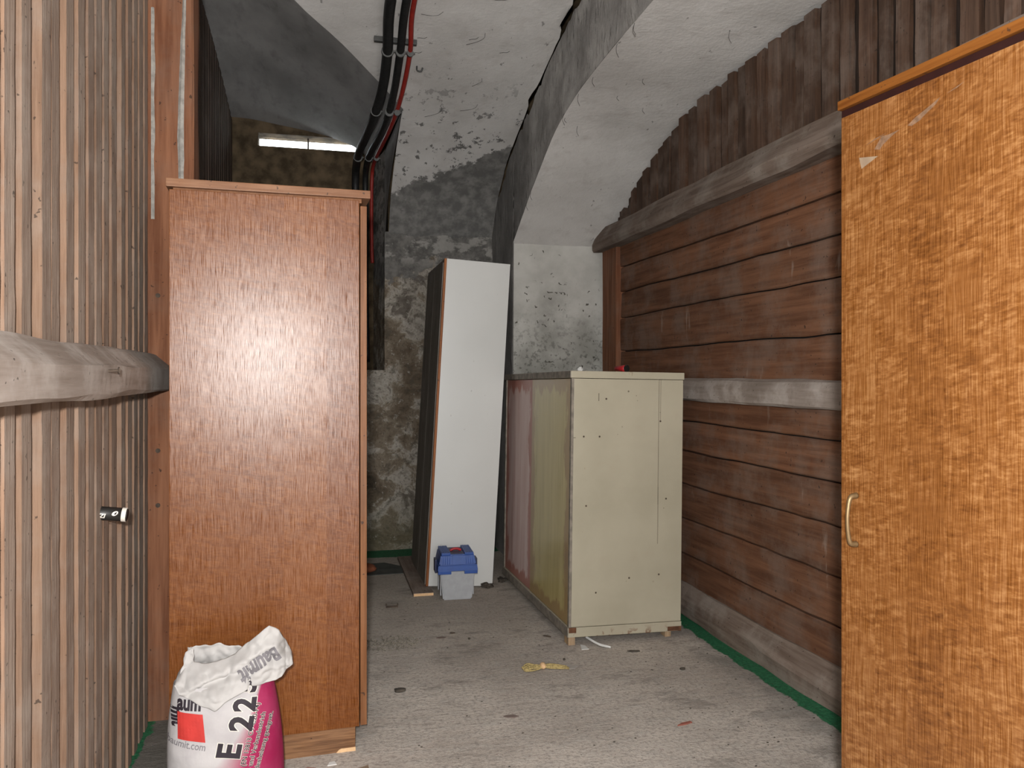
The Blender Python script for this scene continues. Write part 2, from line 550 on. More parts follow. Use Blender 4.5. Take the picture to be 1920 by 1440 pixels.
M['white_panel'] = m_white_panel()
M['brown_door'] = wood('brown_door', (0.13, 0.115, 0.095), (0.20, 0.175, 0.15), 'z', dust=(0.25, 0.23, 0.20), dust_amt=0.4, rough=0.6, tone=0.1, bump=0.1)
M['teak_edge'] = wood('teak_edge', (0.17, 0.055, 0.016), (0.28, 0.10, 0.032), 'z', dust_amt=0.0, rough=0.5, tone=0.0, bump=0.1)


def m_beige():
    g = G('beige_paint', 0.45, 0.4)
    x, y, z = g.sep()
    n = g.noise(2.5, 5)
    c = g.mix(g.step(n, 0.3, 0.7), (0.33, 0.30, 0.225), (0.385, 0.35, 0.268))
    c = g.mix(g.math('MULTIPLY', g.step(g.noise(7, 5, 0.6), 0.55, 0.75), 0.25), c, (0.33, 0.27, 0.20))
    v = g.voro(17)
    hole = g.math('MULTIPLY', g.step(v, 0.085, 0.06), g.step(g.noise(4, 2, 0.5, g.mapv((1, 1, 1), (2, 8, 1))), 0.5, 0.56))
    c = g.mix(hole, c, (0.05, 0.035, 0.02))
    sc = g.step(g.noise(1.0, 3, 0.6, g.mapv((70, 70, 16), (3, 1, 0))), 0.71, 0.75)
    c = g.mix(g.math('MULTIPLY', sc, 0.6), c, (0.17, 0.11, 0.06))
    # chips along the bottom and the corners
    ed = g.math('MULTIPLY', g.step(g.noise(22, 4, 0.65), 0.56, 0.60), g.step(z, 0.085, 0.02))
    c = g.mix(ed, c, (0.14, 0.055, 0.025))
    g.col(c); g.bump(g.math('ADD', g.noise(30, 4), g.math('MULTIPLY', hole, -2.0)), 0.12, 0.004)
    return g.m


M['beige'] = m_beige()


def m_cabdoor(name, ca, cb, edge, rough):
    """brushed old paint: streaks and a worn ragged border in the door's own coordinates"""
    g = G(name, rough, 0.5)
    uv = g.tc.outputs['UV']
    u, v, _ = g.sep(uv)
    st = g.noise(1.0, 5, 0.65, g.mapv((9, 1.2, 1), vec=uv))
    c = g.mix(g.step(st, 0.32, 0.68), ca, cb)
    eu = g.math('MINIMUM', u, g.math('SUBTRACT', 1.0, u)); ev = g.math('MINIMUM', g.math('MULTIPLY', v, 2.0), g.math('MULTIPLY', g.math('SUBTRACT', 1.0, v), 2.0))
    e = g.math('MINIMUM', eu, ev)
    w = g.math('ADD', e, g.math('MULTIPLY', g.math('SUBTRACT', g.noise(1.0, 6, 0.65, g.mapv((9, 5, 1), (2, 2, 0), uv)), 0.5), 0.34))
    c = g.mix(g.step(w, 0.12, 0.08), c, edge)
    g.col(c)
    g.rough(g.math('ADD', g.math('MULTIPLY', st, 0.2), rough - 0.1))
    return g.m


M['olive'] = m_cabdoor('olive_paint', (0.36, 0.285, 0.085), (0.48, 0.40, 0.165), (0.30, 0.195, 0.07), 0.3)
M['mauve'] = m_cabdoor('mauve_paint', (0.50, 0.325, 0.29), (0.64, 0.51, 0.48), (0.38, 0.165, 0.13), 0.42)
M['cab_grey'] = plain('worn_grey_paint', (0.19, 0.165, 0.135), 0.7, var=0.3, vscale=25)
M['block'] = wood('block', (0.28, 0.17, 0.08), (0.45, 0.30, 0.16), 'z', dust_amt=0.3)
M['black_pipe'] = plain('black_pipe', (0.010, 0.010, 0.010), 0.55, 0.4, var=0.4, vscale=60)
M['red_pipe'] = plain('red_pipe', (0.24, 0.018, 0.012), 0.5, 0.4)
M['steel'] = plain('dull_steel', (0.07, 0.07, 0.068), 0.6, 0.4, metal=0.3)
M['brass'] = plain('aged_brass', (0.17, 0.11, 0.052), 0.45, 0.5, metal=0.6)
M['blue_plastic'] = plain('blue_plastic', (0.014, 0.058, 0.25), 0.5, 0.4, var=0.08)
M['navy_plastic'] = plain('navy_plastic', (0.012, 0.018, 0.06), 0.5, 0.4)
M['grey_plastic'] = plain('grey_plastic', (0.315, 0.32, 0.335), 0.5, 0.4, var=0.06)
M['red_plastic'] = plain('red_plastic', (0.36, 0.015, 0.02), 0.45, 0.4)
M['black'] = plain('black_plastic', (0.012, 0.011, 0.010), 0.5, 0.4)
M['white_print'] = plain('white_print', (0.62, 0.58, 0.52), 0.7)
M['paper'] = plain('white_paper', (0.60, 0.60, 0.585), 0.9, 0.2, var=0.06)
M['grey_film'] = plain('grey_film', (0.34, 0.31, 0.29), 0.5)
M['tan_cord'] = plain('tan_cord', (0.34, 0.26, 0.11), 0.95, var=0.4, vscale=150)
M['plaster_smear'] = plain('plaster_smear', (0.30, 0.285, 0.26), 0.95, var=0.25, vscale=40)
M['tape'] = plain('tape_residue', (0.15, 0.086, 0.05), 0.6, var=0.25, vscale=90)
M['scrap'] = plain('paper_scrap', (0.21, 0.15, 0.10), 0.8)
M['dirt'] = plain('dark_dirt', (0.055, 0.045, 0.035), 0.95, var=0.4)
M['mat'] = plain('dark_rubber', (0.055, 0.058, 0.052), 0.8, var=0.25, vscale=12)
M['chip_brown'] = plain('bare_brown_wood', (0.10, 0.042, 0.02), 0.9, var=0.4)
M['terracotta'] = plain('terracotta', (0.20, 0.062, 0.028), 0.85, var=0.3)
M['red_chip'] = plain('red_chip', (0.26, 0.085, 0.06), 0.8)
M['leaf'] = plain('dry_leaf', (0.16, 0.12, 0.105), 0.8)
M['cardboard'] = plain('cardboard', (0.20, 0.145, 0.10), 0.85)
M['gravel'] = plain('gravel', (0.17, 0.15, 0.12), 0.95, var=0.5, vscale=90)
M['rust'] = plain('rusty_iron', (0.06, 0.042, 0.03), 0.85, var=0.4)
gg_ = G('window_glass', 0.15, 0.5)
gg_.b.inputs['Transmission Weight'].default_value = 1.0
gg_.col((0.95, 0.97, 0.95)); gg_.b.inputs['IOR'].default_value = 1.05
M['glass'] = gg_.m

# ------------------------------------------------------------------ profiles of the vault (y, z)
def curve(pts):
    ys = [p[0] for p in pts]; zs = [p[1] for p in pts]
    n = len(pts)
    m = []
    for i in range(n):
        if i == 0: m.append((zs[1] - zs[0]) / (ys[1] - ys[0]))
        elif i == n - 1: m.append((zs[-1] - zs[-2]) / (ys[-1] - ys[-2]))
        else:
            a = (zs[i] - zs[i - 1]) / (ys[i] - ys[i - 1]); b = (zs[i + 1] - zs[i]) / (ys[i + 1] - ys[i])
            m.append(0 if a * b <= 0 else 2 * a * b / (a + b))
    def f(y):
        if y <= ys[0]: return zs[0]
        if y >= ys[-1]: return zs[-1]
        i = max(k for k in range(n - 1) if ys[k] <= y)
        h = ys[i + 1] - ys[i]; t = (y - ys[i]) / h
        return ((2 * t ** 3 - 3 * t * t + 1) * zs[i] + (t ** 3 - 2 * t * t + t) * h * m[i]
                + (-2 * t ** 3 + 3 * t * t) * zs[i + 1] + (t ** 3 - t * t) * h * m[i + 1])
    return f


VAULT = curve([(-2.6, 3.12), (2.3, 3.12), (3.0, 3.085), (3.66, 3.0), (4.25, 2.866), (4.9, 2.67), (5.35, 2.43), (5.56, 2.16)])
ARCH = curve([(-2.6, 2.62), (2.4, 2.62), (2.79, 2.612), (3.54, 2.577), (3.95, 2.51), (4.47, 2.297), (4.95, 2.045)])
XRIB = 1.243
YPIER = 4.95
YBACK = 5.55
YWIN = 5.9
SILL = 1.24


def rough_d(p, a=0.006, f=4.0, s=0.0):
    return a * (nz(p, f, s) + 0.5 * nz(p, f * 2.7, s + 5))


# ------------------------------------------------------------------ floor
def f_floor(u, v):
    x = -1.0 + 3.7 * u; y = -2.6 + 8.9 * v
    return (x, y, 0.0)
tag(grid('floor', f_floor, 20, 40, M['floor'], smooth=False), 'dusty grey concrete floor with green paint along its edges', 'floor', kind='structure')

# ------------------------------------------------------------------ ceiling: barrel vault with a lunette over the window niche
GROIN = [(-1.0, 3.0), (-0.51, 3.15), (-0.084, 3.87), (0.145, 4.15), (0.511, 4.66)]
groin = curve(GROIN)


def vault_pt(x, y):
    z = VAULT(y)
    return Vector((x, y, z + rough_d((x, y, z), 0.007, 2.5)))


ceil_v, ceil_f = [], []
def vault_patch(xs, yend, ny, jag=None):
    base = len(ceil_v)
    for i, x in enumerate(xs):
        for j in range(ny + 1):
            t = j / ny
            t = 1 - (1 - t) ** 1.6
            ye = yend(x)
            y = -2.6 + (ye + 2.6) * t
            p = vault_pt(x, y)
            if jag and i == len(xs) - 1: p.x -= jag(y)
            ceil_v.append(p)
    for i in range(len(xs) - 1):
        for j in range(ny):
            a = base + i * (ny + 1) + j
            ceil_f.append((a, a + 1, a + ny + 2, a + ny + 1))
def jag(y):
    k = nz((y * 3.0, 2.2, 0.7), 1.0) + 0.6 * nz((y * 13, 1.2, 9.7), 1.0)
    return 0.004 + max(0, k - 0.05) * 0.05
vault_patch(list(np.linspace(-1.0, 0.511, 26)), groin, 60)
vault_patch(list(np.linspace(0.511, XRIB, 22)), lambda x: YBACK + 0.01, 110, jag)
ceiling = pyobj('ceiling', ceil_v, ceil_f, M['vault'], smooth=True)
tag(ceiling, 'whitewashed barrel vault with flaking grey plaster near the back wall', 'ceiling', kind='structure')

WTOP = [(-1.0, 3.0), (-0.51, 3.01), (-0.2, 2.975), (0.1, 2.925), (0.3, 2.862), (0.434, 2.75)]
wtop = curve(WTOP)


def f_lun(u, v):
    xg = -1.0 + 1.511 * u
    g_ = Vector((xg, groin(xg), VAULT(groin(xg))))
    xw = -1.0 + 1.434 * u
    w_ = Vector((xw, YWIN + 0.01, wtop(xw)))
    p = g_.lerp(w_, v)
    bul = 0.11 * math.sin(math.pi * v) * max(0.0, 1 - u) ** 0.6
    p.z += bul + rough_d(p, 0.006, 3) * math.sin(math.pi * min(1, u * 1.0)) * math.sin(math.pi * v)
    return p
grid('lunette', f_lun, 30, 30, M['lunette'], ceiling)


def jamb_grid(y0, y1, zb):
    def f(u, v):
        y = y0 + (y1 - y0) * u
        x = 0.511 - 0.022 * min(1, (y - 4.66) / 0.89) - 0.055 * max(0, (y - YBACK) / (YWIN - YBACK))
        a = zb(y)
        z = a + (2.756 - a) * v
        return (x + rough_d((x, y, z), 0.006, 5) * v * (1 - v) * 4, y, z)
    return f


# ------------------------------------------------------------------ back wall with the window niche
wb = empty('wall_back')
tag(wb, 'crumbling damp stained back wall with deep window niche', 'wall', kind='structure')


def f_back(u, v):
    x = 0.484 + (XRIB + 0.02 - 0.484) * u
    z = (VAULT(YBACK) + 0.02) * v
    return (x, YBACK + rough_d((x, 0, z), 0.022, 4, 3.3) + rough_d((x, 0, z), 0.01, 13, 1.3), z)
grid('plaster_face', f_back, 40, 90, M['backwall'], wb)


def f_under(u, v):
    x = -1.0 + 1.489 * u; z = SILL * v
    return (x, YBACK + rough_d((x, 0, z), 0.02, 4, 3.3), z)
grid('parapet', f_under, 30, 30, M['backwall'], wb)
grid('niche_sill', lambda u, v: (-1.0 + 1.5 * u, YBACK + (YWIN - YBACK) * v, SILL + 0.004 * nz((u * 9, v * 5, 1))), 12, 6, M['dark_stone'], wb)
grid('niche_jamb', jamb_grid(4.655, YBACK + 0.02, lambda y: VAULT(y) - 0.01), 24, 14, M['lunette'], wb)
grid('niche_jamb', jamb_grid(YBACK, YWIN + 0.01, lambda y: SILL - 0.01), 12, 40, M['backwall'], wb)
# wall of the niche, built around the slit window
WX0, WX1, WZ0, WZ1 = -0.368, 0.318, 2.824, 2.915
bm = bmesh.new()
for (a, b, c, d) in ((-1.0, 0.53, SILL, WZ0), (-1.0, 0.53, WZ1, 3.3), (-1.0, WX0, WZ0, WZ1), (WX1, 0.53, WZ0, WZ1)):
    add_box(bm, a, b, YWIN, YWIN + 0.16, c, d)
bmesh.ops.subdivide_edges(bm, edges=[e for e in bm.edges if e.calc_length() > 0.25], cuts=5, use_grid_fill=True)
obj('niche_wall', bm, M['dark_stone'], wb)

win = empty('window_1', ((WX0 + WX1) / 2, YWIN + 0.08, WZ0))
tag(win, 'narrow bright slit window high in the niche', 'window', kind='structure')
wx = (WX1 - WX0) / 2
box('window_frame', -wx, wx, -0.015, 0.015, 0.0, 0.006, M['rust'], win, 0.001)
box('window_bar', -0.008 + 0.0, 0.004, -0.02, 0.0, 0.006, WZ1 - WZ0, M['rust'], win, 0.001)
for s in (-1, 1):
    box('pane', min(0, s * wx) + (0.002 if s > 0 else 0), max(0, s * wx) - (0 if s > 0 else 0.006), 0.004, 0.008, 0.006, WZ1 - WZ0, M['glass'], win, 0)
portal('window_portal', (-0.03, YWIN + 0.2, (WZ0 + WZ1) / 2), (R(-90), 0, 0), 0.75, 0.1)

# ------------------------------------------------------------------ transverse arch and its pier
wa = empty('wall_pier')
tag(wa, 'plastered pier carrying a smooth white transverse arch', 'wall', kind='structure')


def f_arch(u, v):
    y = -2.6 + (YPIER + 2.6) * (1 - (1 - u) ** 1.8)
    x = XRIB + (2.75 - XRIB) * v
    z = ARCH(y)
    e = 0.004 * nz((y * 3, 0.4, 1.1)) + 0.002 * nz((y * 17, 2.2, 0.1))
    return (x + (e if v == 0 else 0), y, z + (e if v == 0 else rough_d((x, y, z), 0.005, 3)))
grid('arch_soffit', f_arch, 90, 20, M['arch'], wa, flip=True)


def f_rib(u, v):
    y = -2.6 + (YBACK + 0.02 + 2.6) * (1 - (1 - u) ** 1.5)
    zb = ARCH(y) if y < YPIER else 0.0
    ck = nz((y * 2.6, 7.2, 0.7), 1.0) + 0.7 * nz((y * 11, 1.2, 9.7), 1.0) + 0.5 * nz((y * 31, 4.2, 9.7), 1.0)
    zt = VAULT(y) - 0.002 - max(0, ck + 0.12) * 0.05
    z = zb + (zt - zb) * v
    x = XRIB
    if v == 0 and y < YPIER: x += 0.004 * nz((y * 3, 0.4, 1.1)) + 0.002 * nz((y * 17, 2.2, 0.1))
    else: x += rough_d((x, y, z), 0.008, 5)
    return (x, y, z)
grid('rib_face', f_rib, 220, 24, M['rib'], wa)
grid('pier_face', lambda u, v: (XRIB + 1.5 * u, YPIER + (rough_d((u * 1.5, 0, v * 2), 0.008, 6) if 0 < u < 1 else 0), (ARCH(YPIER) + 0.002) * v), 30, 40, M['pier'], wa)

# ------------------------------------------------------------------ rest of the cellar behind the camera
wr = empty('wall_rear', (0, -2.6, 0))
tag(wr, 'lime washed rear wall with an added opening for fill daylight', 'wall', kind='structure')
DX0, DX1, DZ = 0.75, 1.75, 2.3  # unseen opening, added to let in fill daylight
for (a, b, c, d) in ((-1.0, DX0, 0, 3.2), (DX1, 2.75, 0, 3.2), (DX0, DX1, DZ, 3.2)):
    box('wall_piece', a, b, -0.2, 0.0, c, d, M['white_wall'], wr, 0)
portal('fill_opening_portal', ((DX0 + DX1) / 2, -2.78, DZ / 2), (R(90), 0, 0), DX1 - DX0, DZ)
tag(box('wall_outer', -1.05, -1.0, -2.6, 6.1, 0, 3.3, M['white_wall'], None, 0), 'lime washed wall behind the slat partition', 'wall', kind='structure')
tag(box('wall_neighbour', 2.75, 2.8, -2.6, 6.1, 0, 3.3, M['white_wall'], None, 0), 'lime washed wall of the next compartment', 'wall', kind='structure')

tag(box('wall_leak_cover', -1.05, 2.8, -2.8, 6.06, 3.3, 3.4, M['dark_stone'], None, 0), 'added cover above the vault that blocks stray daylight', 'wall', kind='structure')  # unseen, added to stop daylight leaking in at the rib crack
tag(box('wall_leak_block', 0.515, 2.8, 5.62, 6.06, 0, 3.3, M['dark_stone'], None, 0), 'added block behind the back wall that stops stray daylight', 'wall', kind='structure')  # unseen, added to stop daylight leaking in around the niche jamb

# ------------------------------------------------------------------ left partition: vertical boards on boards, post, rail
XL = -0.54
wl = empty('wall_left', (XL, 0, 0))
tag(wl, 'partition of rough vertical slats on boards along the wardrobe', 'wall', kind='structure')
random.seed(4)


def ceil_left(y):
    if y < 3.1: return VAULT(y) - 0.02
    v = (y - 3.15) / (YWIN - 3.15)
    return 3.07 + (3.01 - 3.07) * v + 0.09 * math.sin(math.pi * max(0, min(1, v))) - 0.03


def left_slat(y, w, t, front, i):
    x1 = (t - 0.022) if front else -0.022
    x0 = -0.0225 if front else x1 - t
    h = ceil_left(y)
    prof = [(x0, -w / 2), (x1, -w / 2), (x1, w / 2), (x0, w / 2)]
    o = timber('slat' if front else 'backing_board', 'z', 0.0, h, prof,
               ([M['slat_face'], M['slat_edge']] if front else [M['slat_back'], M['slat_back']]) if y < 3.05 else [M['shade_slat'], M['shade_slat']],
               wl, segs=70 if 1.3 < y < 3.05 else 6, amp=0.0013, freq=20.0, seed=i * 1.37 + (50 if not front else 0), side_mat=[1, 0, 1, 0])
    o.location = (0, y, 0)
    return o


ys_l = [1.65, 1.743, 1.839, 1.92, 2.018, 2.105, 2.209, 2.285, 2.37, 2.465, 2.56, 2.65, 2.745, 2.83, 2.915]
y = ys_l[0]
pre = []
while y > 0.45:
    y -= 0.092
    pre.append(y)
ys_all = sorted(pre + ys_l)
for i, yy in enumerate(ys_all):
    w = random.uniform(0.045, 0.058)
    left_slat(yy + w / 2, w, random.uniform(0.013, 0.022), True, i)
    nxt = ys_all[i + 1] if i + 1 < len(ys_all) else yy + 0.09
    mid = (yy + w + nxt) / 2
    left_slat(mid, nxt - yy - w + 0.05, 0.02, False, i)
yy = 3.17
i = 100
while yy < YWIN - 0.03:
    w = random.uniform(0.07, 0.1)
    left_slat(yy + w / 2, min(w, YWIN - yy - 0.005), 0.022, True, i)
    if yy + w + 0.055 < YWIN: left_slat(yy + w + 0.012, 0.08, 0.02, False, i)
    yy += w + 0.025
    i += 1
# post standing between the two runs of slats
PY0, PY1 = 3.0, 3.13
timber('post', 'z', 0, ceil_left(3.05), [(-0.03, PY0), (0.128, PY0), (0.135, PY0 + 0.01), (0.135, PY1), (-0.03, PY1)], M['post'], wl, segs=30, amp=0.005, freq=3, seed=8.8)
bm = bmesh.new()
smear = [(0.116, 2.98), (0.112, 2.72), (0.104, 2.45), (0.097, 2.22), (0.094, 2.0), (0.1, 1.72)]
wd = [0.001, 0.008, 0.013, 0.019, 0.021, 0.012]
prev = None
for (px, pz), w in zip([tuple(p)[:2] for p in spline([(a, b, 0) for a, b in smear], 6)], np.interp(np.linspace(0, 5, 31), range(6), wd)):
    j1 = 0.004 * nz((pz * 12, 1, 0)); j2 = 0.004 * nz((pz * 14, 5, 0))
    cur = [bm.verts.new((px - w / 2 + j1, PY0 - 0.001, pz)), bm.verts.new((px, PY0 - 0.009, pz)), bm.verts.new((px + w / 2 + j2, PY0 - 0.001, pz))]
    if prev:
        for k in range(2): bm.faces.new([prev[k], prev[k + 1], cur[k + 1], cur[k]])
    prev = cur
tag(obj('plaster_smear', bm, M['plaster_smear'], wl), 'whitish plaster smear running down the post')
bm = bmesh.new(); prev = None
for k in range(22):
    pz = 2.48 - k * 0.035
    w = 0.001 + 0.0045 * (0.5 + nz((pz * 9, 3, 1)))
    cur = [bm.verts.new((-0.002, PY0 - 0.003, pz)), bm.verts.new((w + 0.002, PY0 - 0.006, pz)), bm.verts.new((w + 0.006, PY0 - 0.001, pz))]
    if prev:
        for q in range(2): bm.faces.new([prev[q], prev[q + 1], cur[q + 1], cur[q]])
    prev = cur
obj('plaster_smear', bm, M['plaster_smear'], wl)
for zz in (1.48, 0.94, 0.75):
    bm = bmesh.new(); add_tube(bm, [(0.02, PY0 + 0.003, zz), (0.02, PY0 - 0.004, zz)], 0.008, 10)
    obj('nail_head', bm, M['rust'], wl)
# rough-hewn rail
prof = [(0.001, 1.150), (0.058, 1.150), (0.066, 1.158), (0.068, 1.222), (0.062, 1.231), (0.012, 1.274), (0.001, 1.277)]
timber('rail', 'y', 0.35, 2.995, prof, M['grey_beam'], wl, segs=60, amp=0.0075, freq=4.0, seed=2.2)
bm = bmesh.new(); add_tube(bm, [(0.06, 2.1, 1.212), (0.085, 2.11, 1.213)], 0.004, 8); add_tube(bm, [(0.085, 2.11, 1.213), (0.088, 2.111, 1.213)], 0.009, 8)
obj('nail', bm, M['rust'], wl)

# ------------------------------------------------------------------ right partition: horizontal planks, rails, slats up to the arch
XR = 1.85
wrt = empty('wall_right', (XR, 0, 0))
tag(wrt, 'dark brown partition of horizontal planks with slats above', 'wall', kind='structure')
zb = [0.10, 0.283, 0.469, 0.65, 0.814, 0.963, 1.10, 1.186, 1.356, 1.561, 1.717, 1.87, 2.02]
Y0R, Y1R = -0.6, 4.86
random.seed(11)
def seam(i, y):
    return zb[i] + 0.010 * nz((y * 1.3, i * 3.7, 2.0), 1.0) + 0.004 * nz((y * 6, i * 5.1, 1.0), 1.0) + 0.0015 * nz((y * 23, i * 2.1, 1.0), 1.0)


def plank_between(i, a, b):
    """horizontal plank whose edges follow the wandering seams"""
    v, f = [], []
    n = 80
    f0 = 0.004 * random.random()
    tilt = random.uniform(-0.002, 0.006)
    for k in range(n + 1):
        y = Y0R + (Y1R - Y0R) * k / n
        z0, z1 = a(y) + 0.0032, b(y) - 0.0032
        w = 0.003 * nz((y * 1.1, i * 1.9, 7), 1.0)
        for (x, z) in ((f0 + 0.005 + w, z0), (f0 + w, z0 + 0.006), (f0 + tilt + w, z1 - 0.006), (f0 + tilt + 0.005 + w, z1), (0.028, z1), (0.028, z0)):
            v.append((x, y, z))
    for k in range(n):
        for j in range(6):
            q = (j + 1) % 6
            f.append((k * 6 + j, (k + 1) * 6 + j, (k + 1) * 6 + q, k * 6 + q))
    f.append(tuple(range(6))); f.append(tuple(range(n * 6, n * 6 + 6))[::-1])
    me = bpy.data.meshes.new('plank'); me.from_pydata(v, [], f)
    bm = bmesh.new(); bm.from_mesh(me); bmesh.ops.recalc_face_normals(bm, faces=bm.faces); bm.to_mesh(me); bm.free()
    return link('plank', me, M['right_plank'], wrt)


for i in range(len(zb) - 1):
    if i == 6: continue
    a = (lambda y, i=i: seam(i, y)) if i != 7 else (lambda y: 1.15)
    b = (lambda y, i=i: seam(i + 1, y)) if i != 5 else (lambda y: 1.11)
    plank_between(i, a, b)
box('gap_shade_sheet', 0.034, 0.05, Y0R, Y1R, 0.0, 2.03, M['black'], wrt, 0)  # black sheet standing in for the dark cavity behind the plank gaps
timber('sill_beam', 'y', Y0R, Y1R, [(-0.05, 0.0), (-0.058, 0.06), (-0.05, 0.085), (-0.006, 0.145), (0.05, 0.145), (0.05, 0.0)], M['dark_beam'], wrt, segs=60, amp=0.012, freq=3.5, seed=3.7)
timber('middle_rail', 'y', Y0R, 4.62, [(0.0, 1.075), (-0.035, 1.078), (-0.045, 1.09), (-0.045, 1.15), (-0.03, 1.178), (0.0, 1.188)], M['grey_beam'], wrt, segs=60, amp=0.009, freq=3.5, seed=6.1)
timber('top_beam', 'y', Y0R, 4.88, [(0.05, 2.0), (-0.085, 1.998), (-0.10, 2.012), (-0.10, 2.045), (-0.05, 2.14), (0.05, 2.14)], M['dark_beam'], wrt, segs=70, amp=0.009, freq=3.0, seed=9.4)
timber('end_post', 'z', 0.0, 2.0, [(-0.03, 4.64), (0.05, 4.64), (0.05, 4.87), (-0.03, 4.87)], M['post'], wrt, segs=20, amp=0.004, freq=4, seed=5.5)
random.seed(21)
y = 4.78
i = 0
while y > 0.2:
    w = random.uniform(0.045, 0.078)
    gap = random.choice([0.018, 0.026, 0.034, 0.042])
    big = abs(y - w - gap / 2 - 3.75) < 0.042 or abs(y - w - gap / 2 - 2.76) < 0.042
    h = ARCH(y - w / 2) - random.uniform(0.004, 0.03)
    hl, hr = ARCH(y) - ARCH(y - w / 2), ARCH(y - w) - ARCH(y - w / 2)
    kx = random.uniform(-0.012, 0.006)
    yc = y - w / 2
    o = timber('slat', 'z', 2.06, h, [(kx + 0.002, -w / 2), (0.024, -w / 2), (0.024, w / 2), (kx, w / 2)], [M['right_slat'], M['right_slat_edge']], wrt,
               segs=16, amp=0.0035, freq=9, seed=i * 3.3, side_mat=[1, 0, 0, 0], ends=lambda a, b, hl=hl, hr=hr, w=w: 0.6 * (hl if b > 0 else hr) - 0.01 * random.random())
    o.location = (0, yc, 0)
    if not big:
        yb = y - w - gap / 2
        hb = ARCH(yb) - random.uniform(0.01, 0.035)
        o = timber('backing_slat', 'z', 2.06, hb, [(0.028, -0.05), (0.045, -0.05), (0.045, 0.05), (0.028, 0.05)], [M['gap_shade_slat'], M['gap_shade_slat']], wrt,
                   segs=10, amp=0.005, freq=7, seed=i * 3.3 + 70, side_mat=[1, 0, 0, 0])
        o.location = (0, yb, 0)
    y -= w + gap
    i += 1

# ------------------------------------------------------------------ wardrobe on the left (side panel to the camera)
WA = empty('wardrobe', (0.135, 2.605, 0), R(2.5))
tag(WA, 'tall brown veneered wardrobe beside the slat partition, cement bag at its foot', 'wardrobe')
D, WID = 0.552, 0.375   # depth along -x, width along y
box('side_panel', -D, 0.012, 0, 0.018, 0.078, 1.762, M['veneer_l'], WA, 0.0015)
box('side_panel', -D, 0.012, WID - 0.018, WID, 0.078, 1.762, M['veneer_l'], WA, 0.0015)
box('top_panel', -D - 0.008, 0.046, -0.012, WID + 0.012, 1.768, 1.793, M['top_edge'], WA, 0.002)
box('top_batten', -D + 0.01, 0.02, 0.006, WID - 0.006, 1.755, 1.769, M['veneer_edge'], WA, 0.001)
box('back_panel', -D, -D + 0.006, 0.018, WID - 0.018, 0.078, 1.76, M['cardboard'], WA, 0)
box('bottom_panel', -D, 0.012, 0.018, WID - 0.018, 0.08, 0.098, M['veneer_edge'], WA, 0.001)
for a, b in ((0.001, WID - 0.001),):
    d_ = box('door', 0.0155, 0.036, a, b, 0.08, 1.745, M['veneer_edge'], WA, 0.0015)
    yh = b - 0.04 if a < 0.1 else a + 0.04
    bm = bmesh.new(); add_tube(bm, spline([(0.036, yh, 0.85), (0.06, yh, 0.865), (0.064, yh, 0.91), (0.06, yh, 0.955), (0.036, yh, 0.97)], 5), 0.005, 8)
    obj('handle', bm, M['brass'], d_, True)
box('plinth', -D + 0.02, -0.0, 0.004, 0.022, 0.0, 0.079, M['plinth'], WA, 0.0015)
box('plinth', -0.018, -0.0, 0.0225, WID - 0.02, 0.0, 0.079, M['plinth'], WA, 0.0015)
# broken corner of the plinth
bm = bmesh.new()
cp = [(-0.06, 0.0), (-0.052, 0.009), (-0.045, 0.012), (0.0005, 0.012), (0.0005, 0.0)]
a_ = [bm.verts.new((x, 0.0025, z)) for x, z in cp]; b_ = [bm.verts.new((x, 0.006, z)) for x, z in cp]
bm.faces.new(a_); bm.faces.new(b_[::-1])
for k in range(5): bm.faces.new([a_[k], b_[k], b_[(k + 1) % 5], a_[(k + 1) % 5]])
obj('splintered_corner', bm, M['raw_chip'], WA)

# ------------------------------------------------------------------ wardrobe on the right (door to the camera)
RA = empty('wardrobe', (1.12, 1.52, 0), R(4.57))
tag(RA, 'glossy rippled orange brown wardrobe with brass bow handle and tape residue', 'wardrobe')
RW = 1.0
box('side_panel', 0.06, 0.56, -0.018, 0.0, 0.07, 1.779, M['veneer_r'], RA, 0.0015)
box('side_panel', 0.022, 0.56, -RW, -RW + 0.018, 0.07, 1.775, M['veneer_r'], RA, 0.0015)
box('back_panel', 0.555, 0.56, -RW + 0.018, -0.018, 0.07, 1.775, M['cardboard'], RA, 0)
box('bottom_panel', 0.022, 0.555, -RW + 0.018, -0.018, 0.07, 0.088, M['veneer_edge_y'], RA, 0)
box('plinth', 0.05, 0.068, -RW + 0.02, -0.02, 0.0, 0.07, M['veneer_edge_y'], RA, 0)
box('plinth', 0.068, 0.55, -0.04, -0.022, 0.0, 0.07, M['veneer_edge_y'], RA, 0)
box('plinth', 0.068, 0.55, -RW + 0.022, -RW + 0.04, 0.0, 0.07, M['veneer_edge_y'], RA, 0)
box('top_panel', -0.006, 0.57, -RW - 0.01, 0.004, 1.779, 1.799, M['veneer_edge_y'], RA, 0.002)
box('recess_shade_strip', 0.004, 0.02, -RW + 0.001, 0.002, 1.7635, 1.7785, M['recess_shade'], RA, 0.0)  # near-black strip painting the shade in the gap below the top panel
doors = []
for a, b in ((-0.498, -0.001), (-RW + 0.001, -0.502)):
    doors.append(box('door', 0.0, 0.02, a, b, 0.075, 1.762, M['veneer_r'], RA, 0.002))
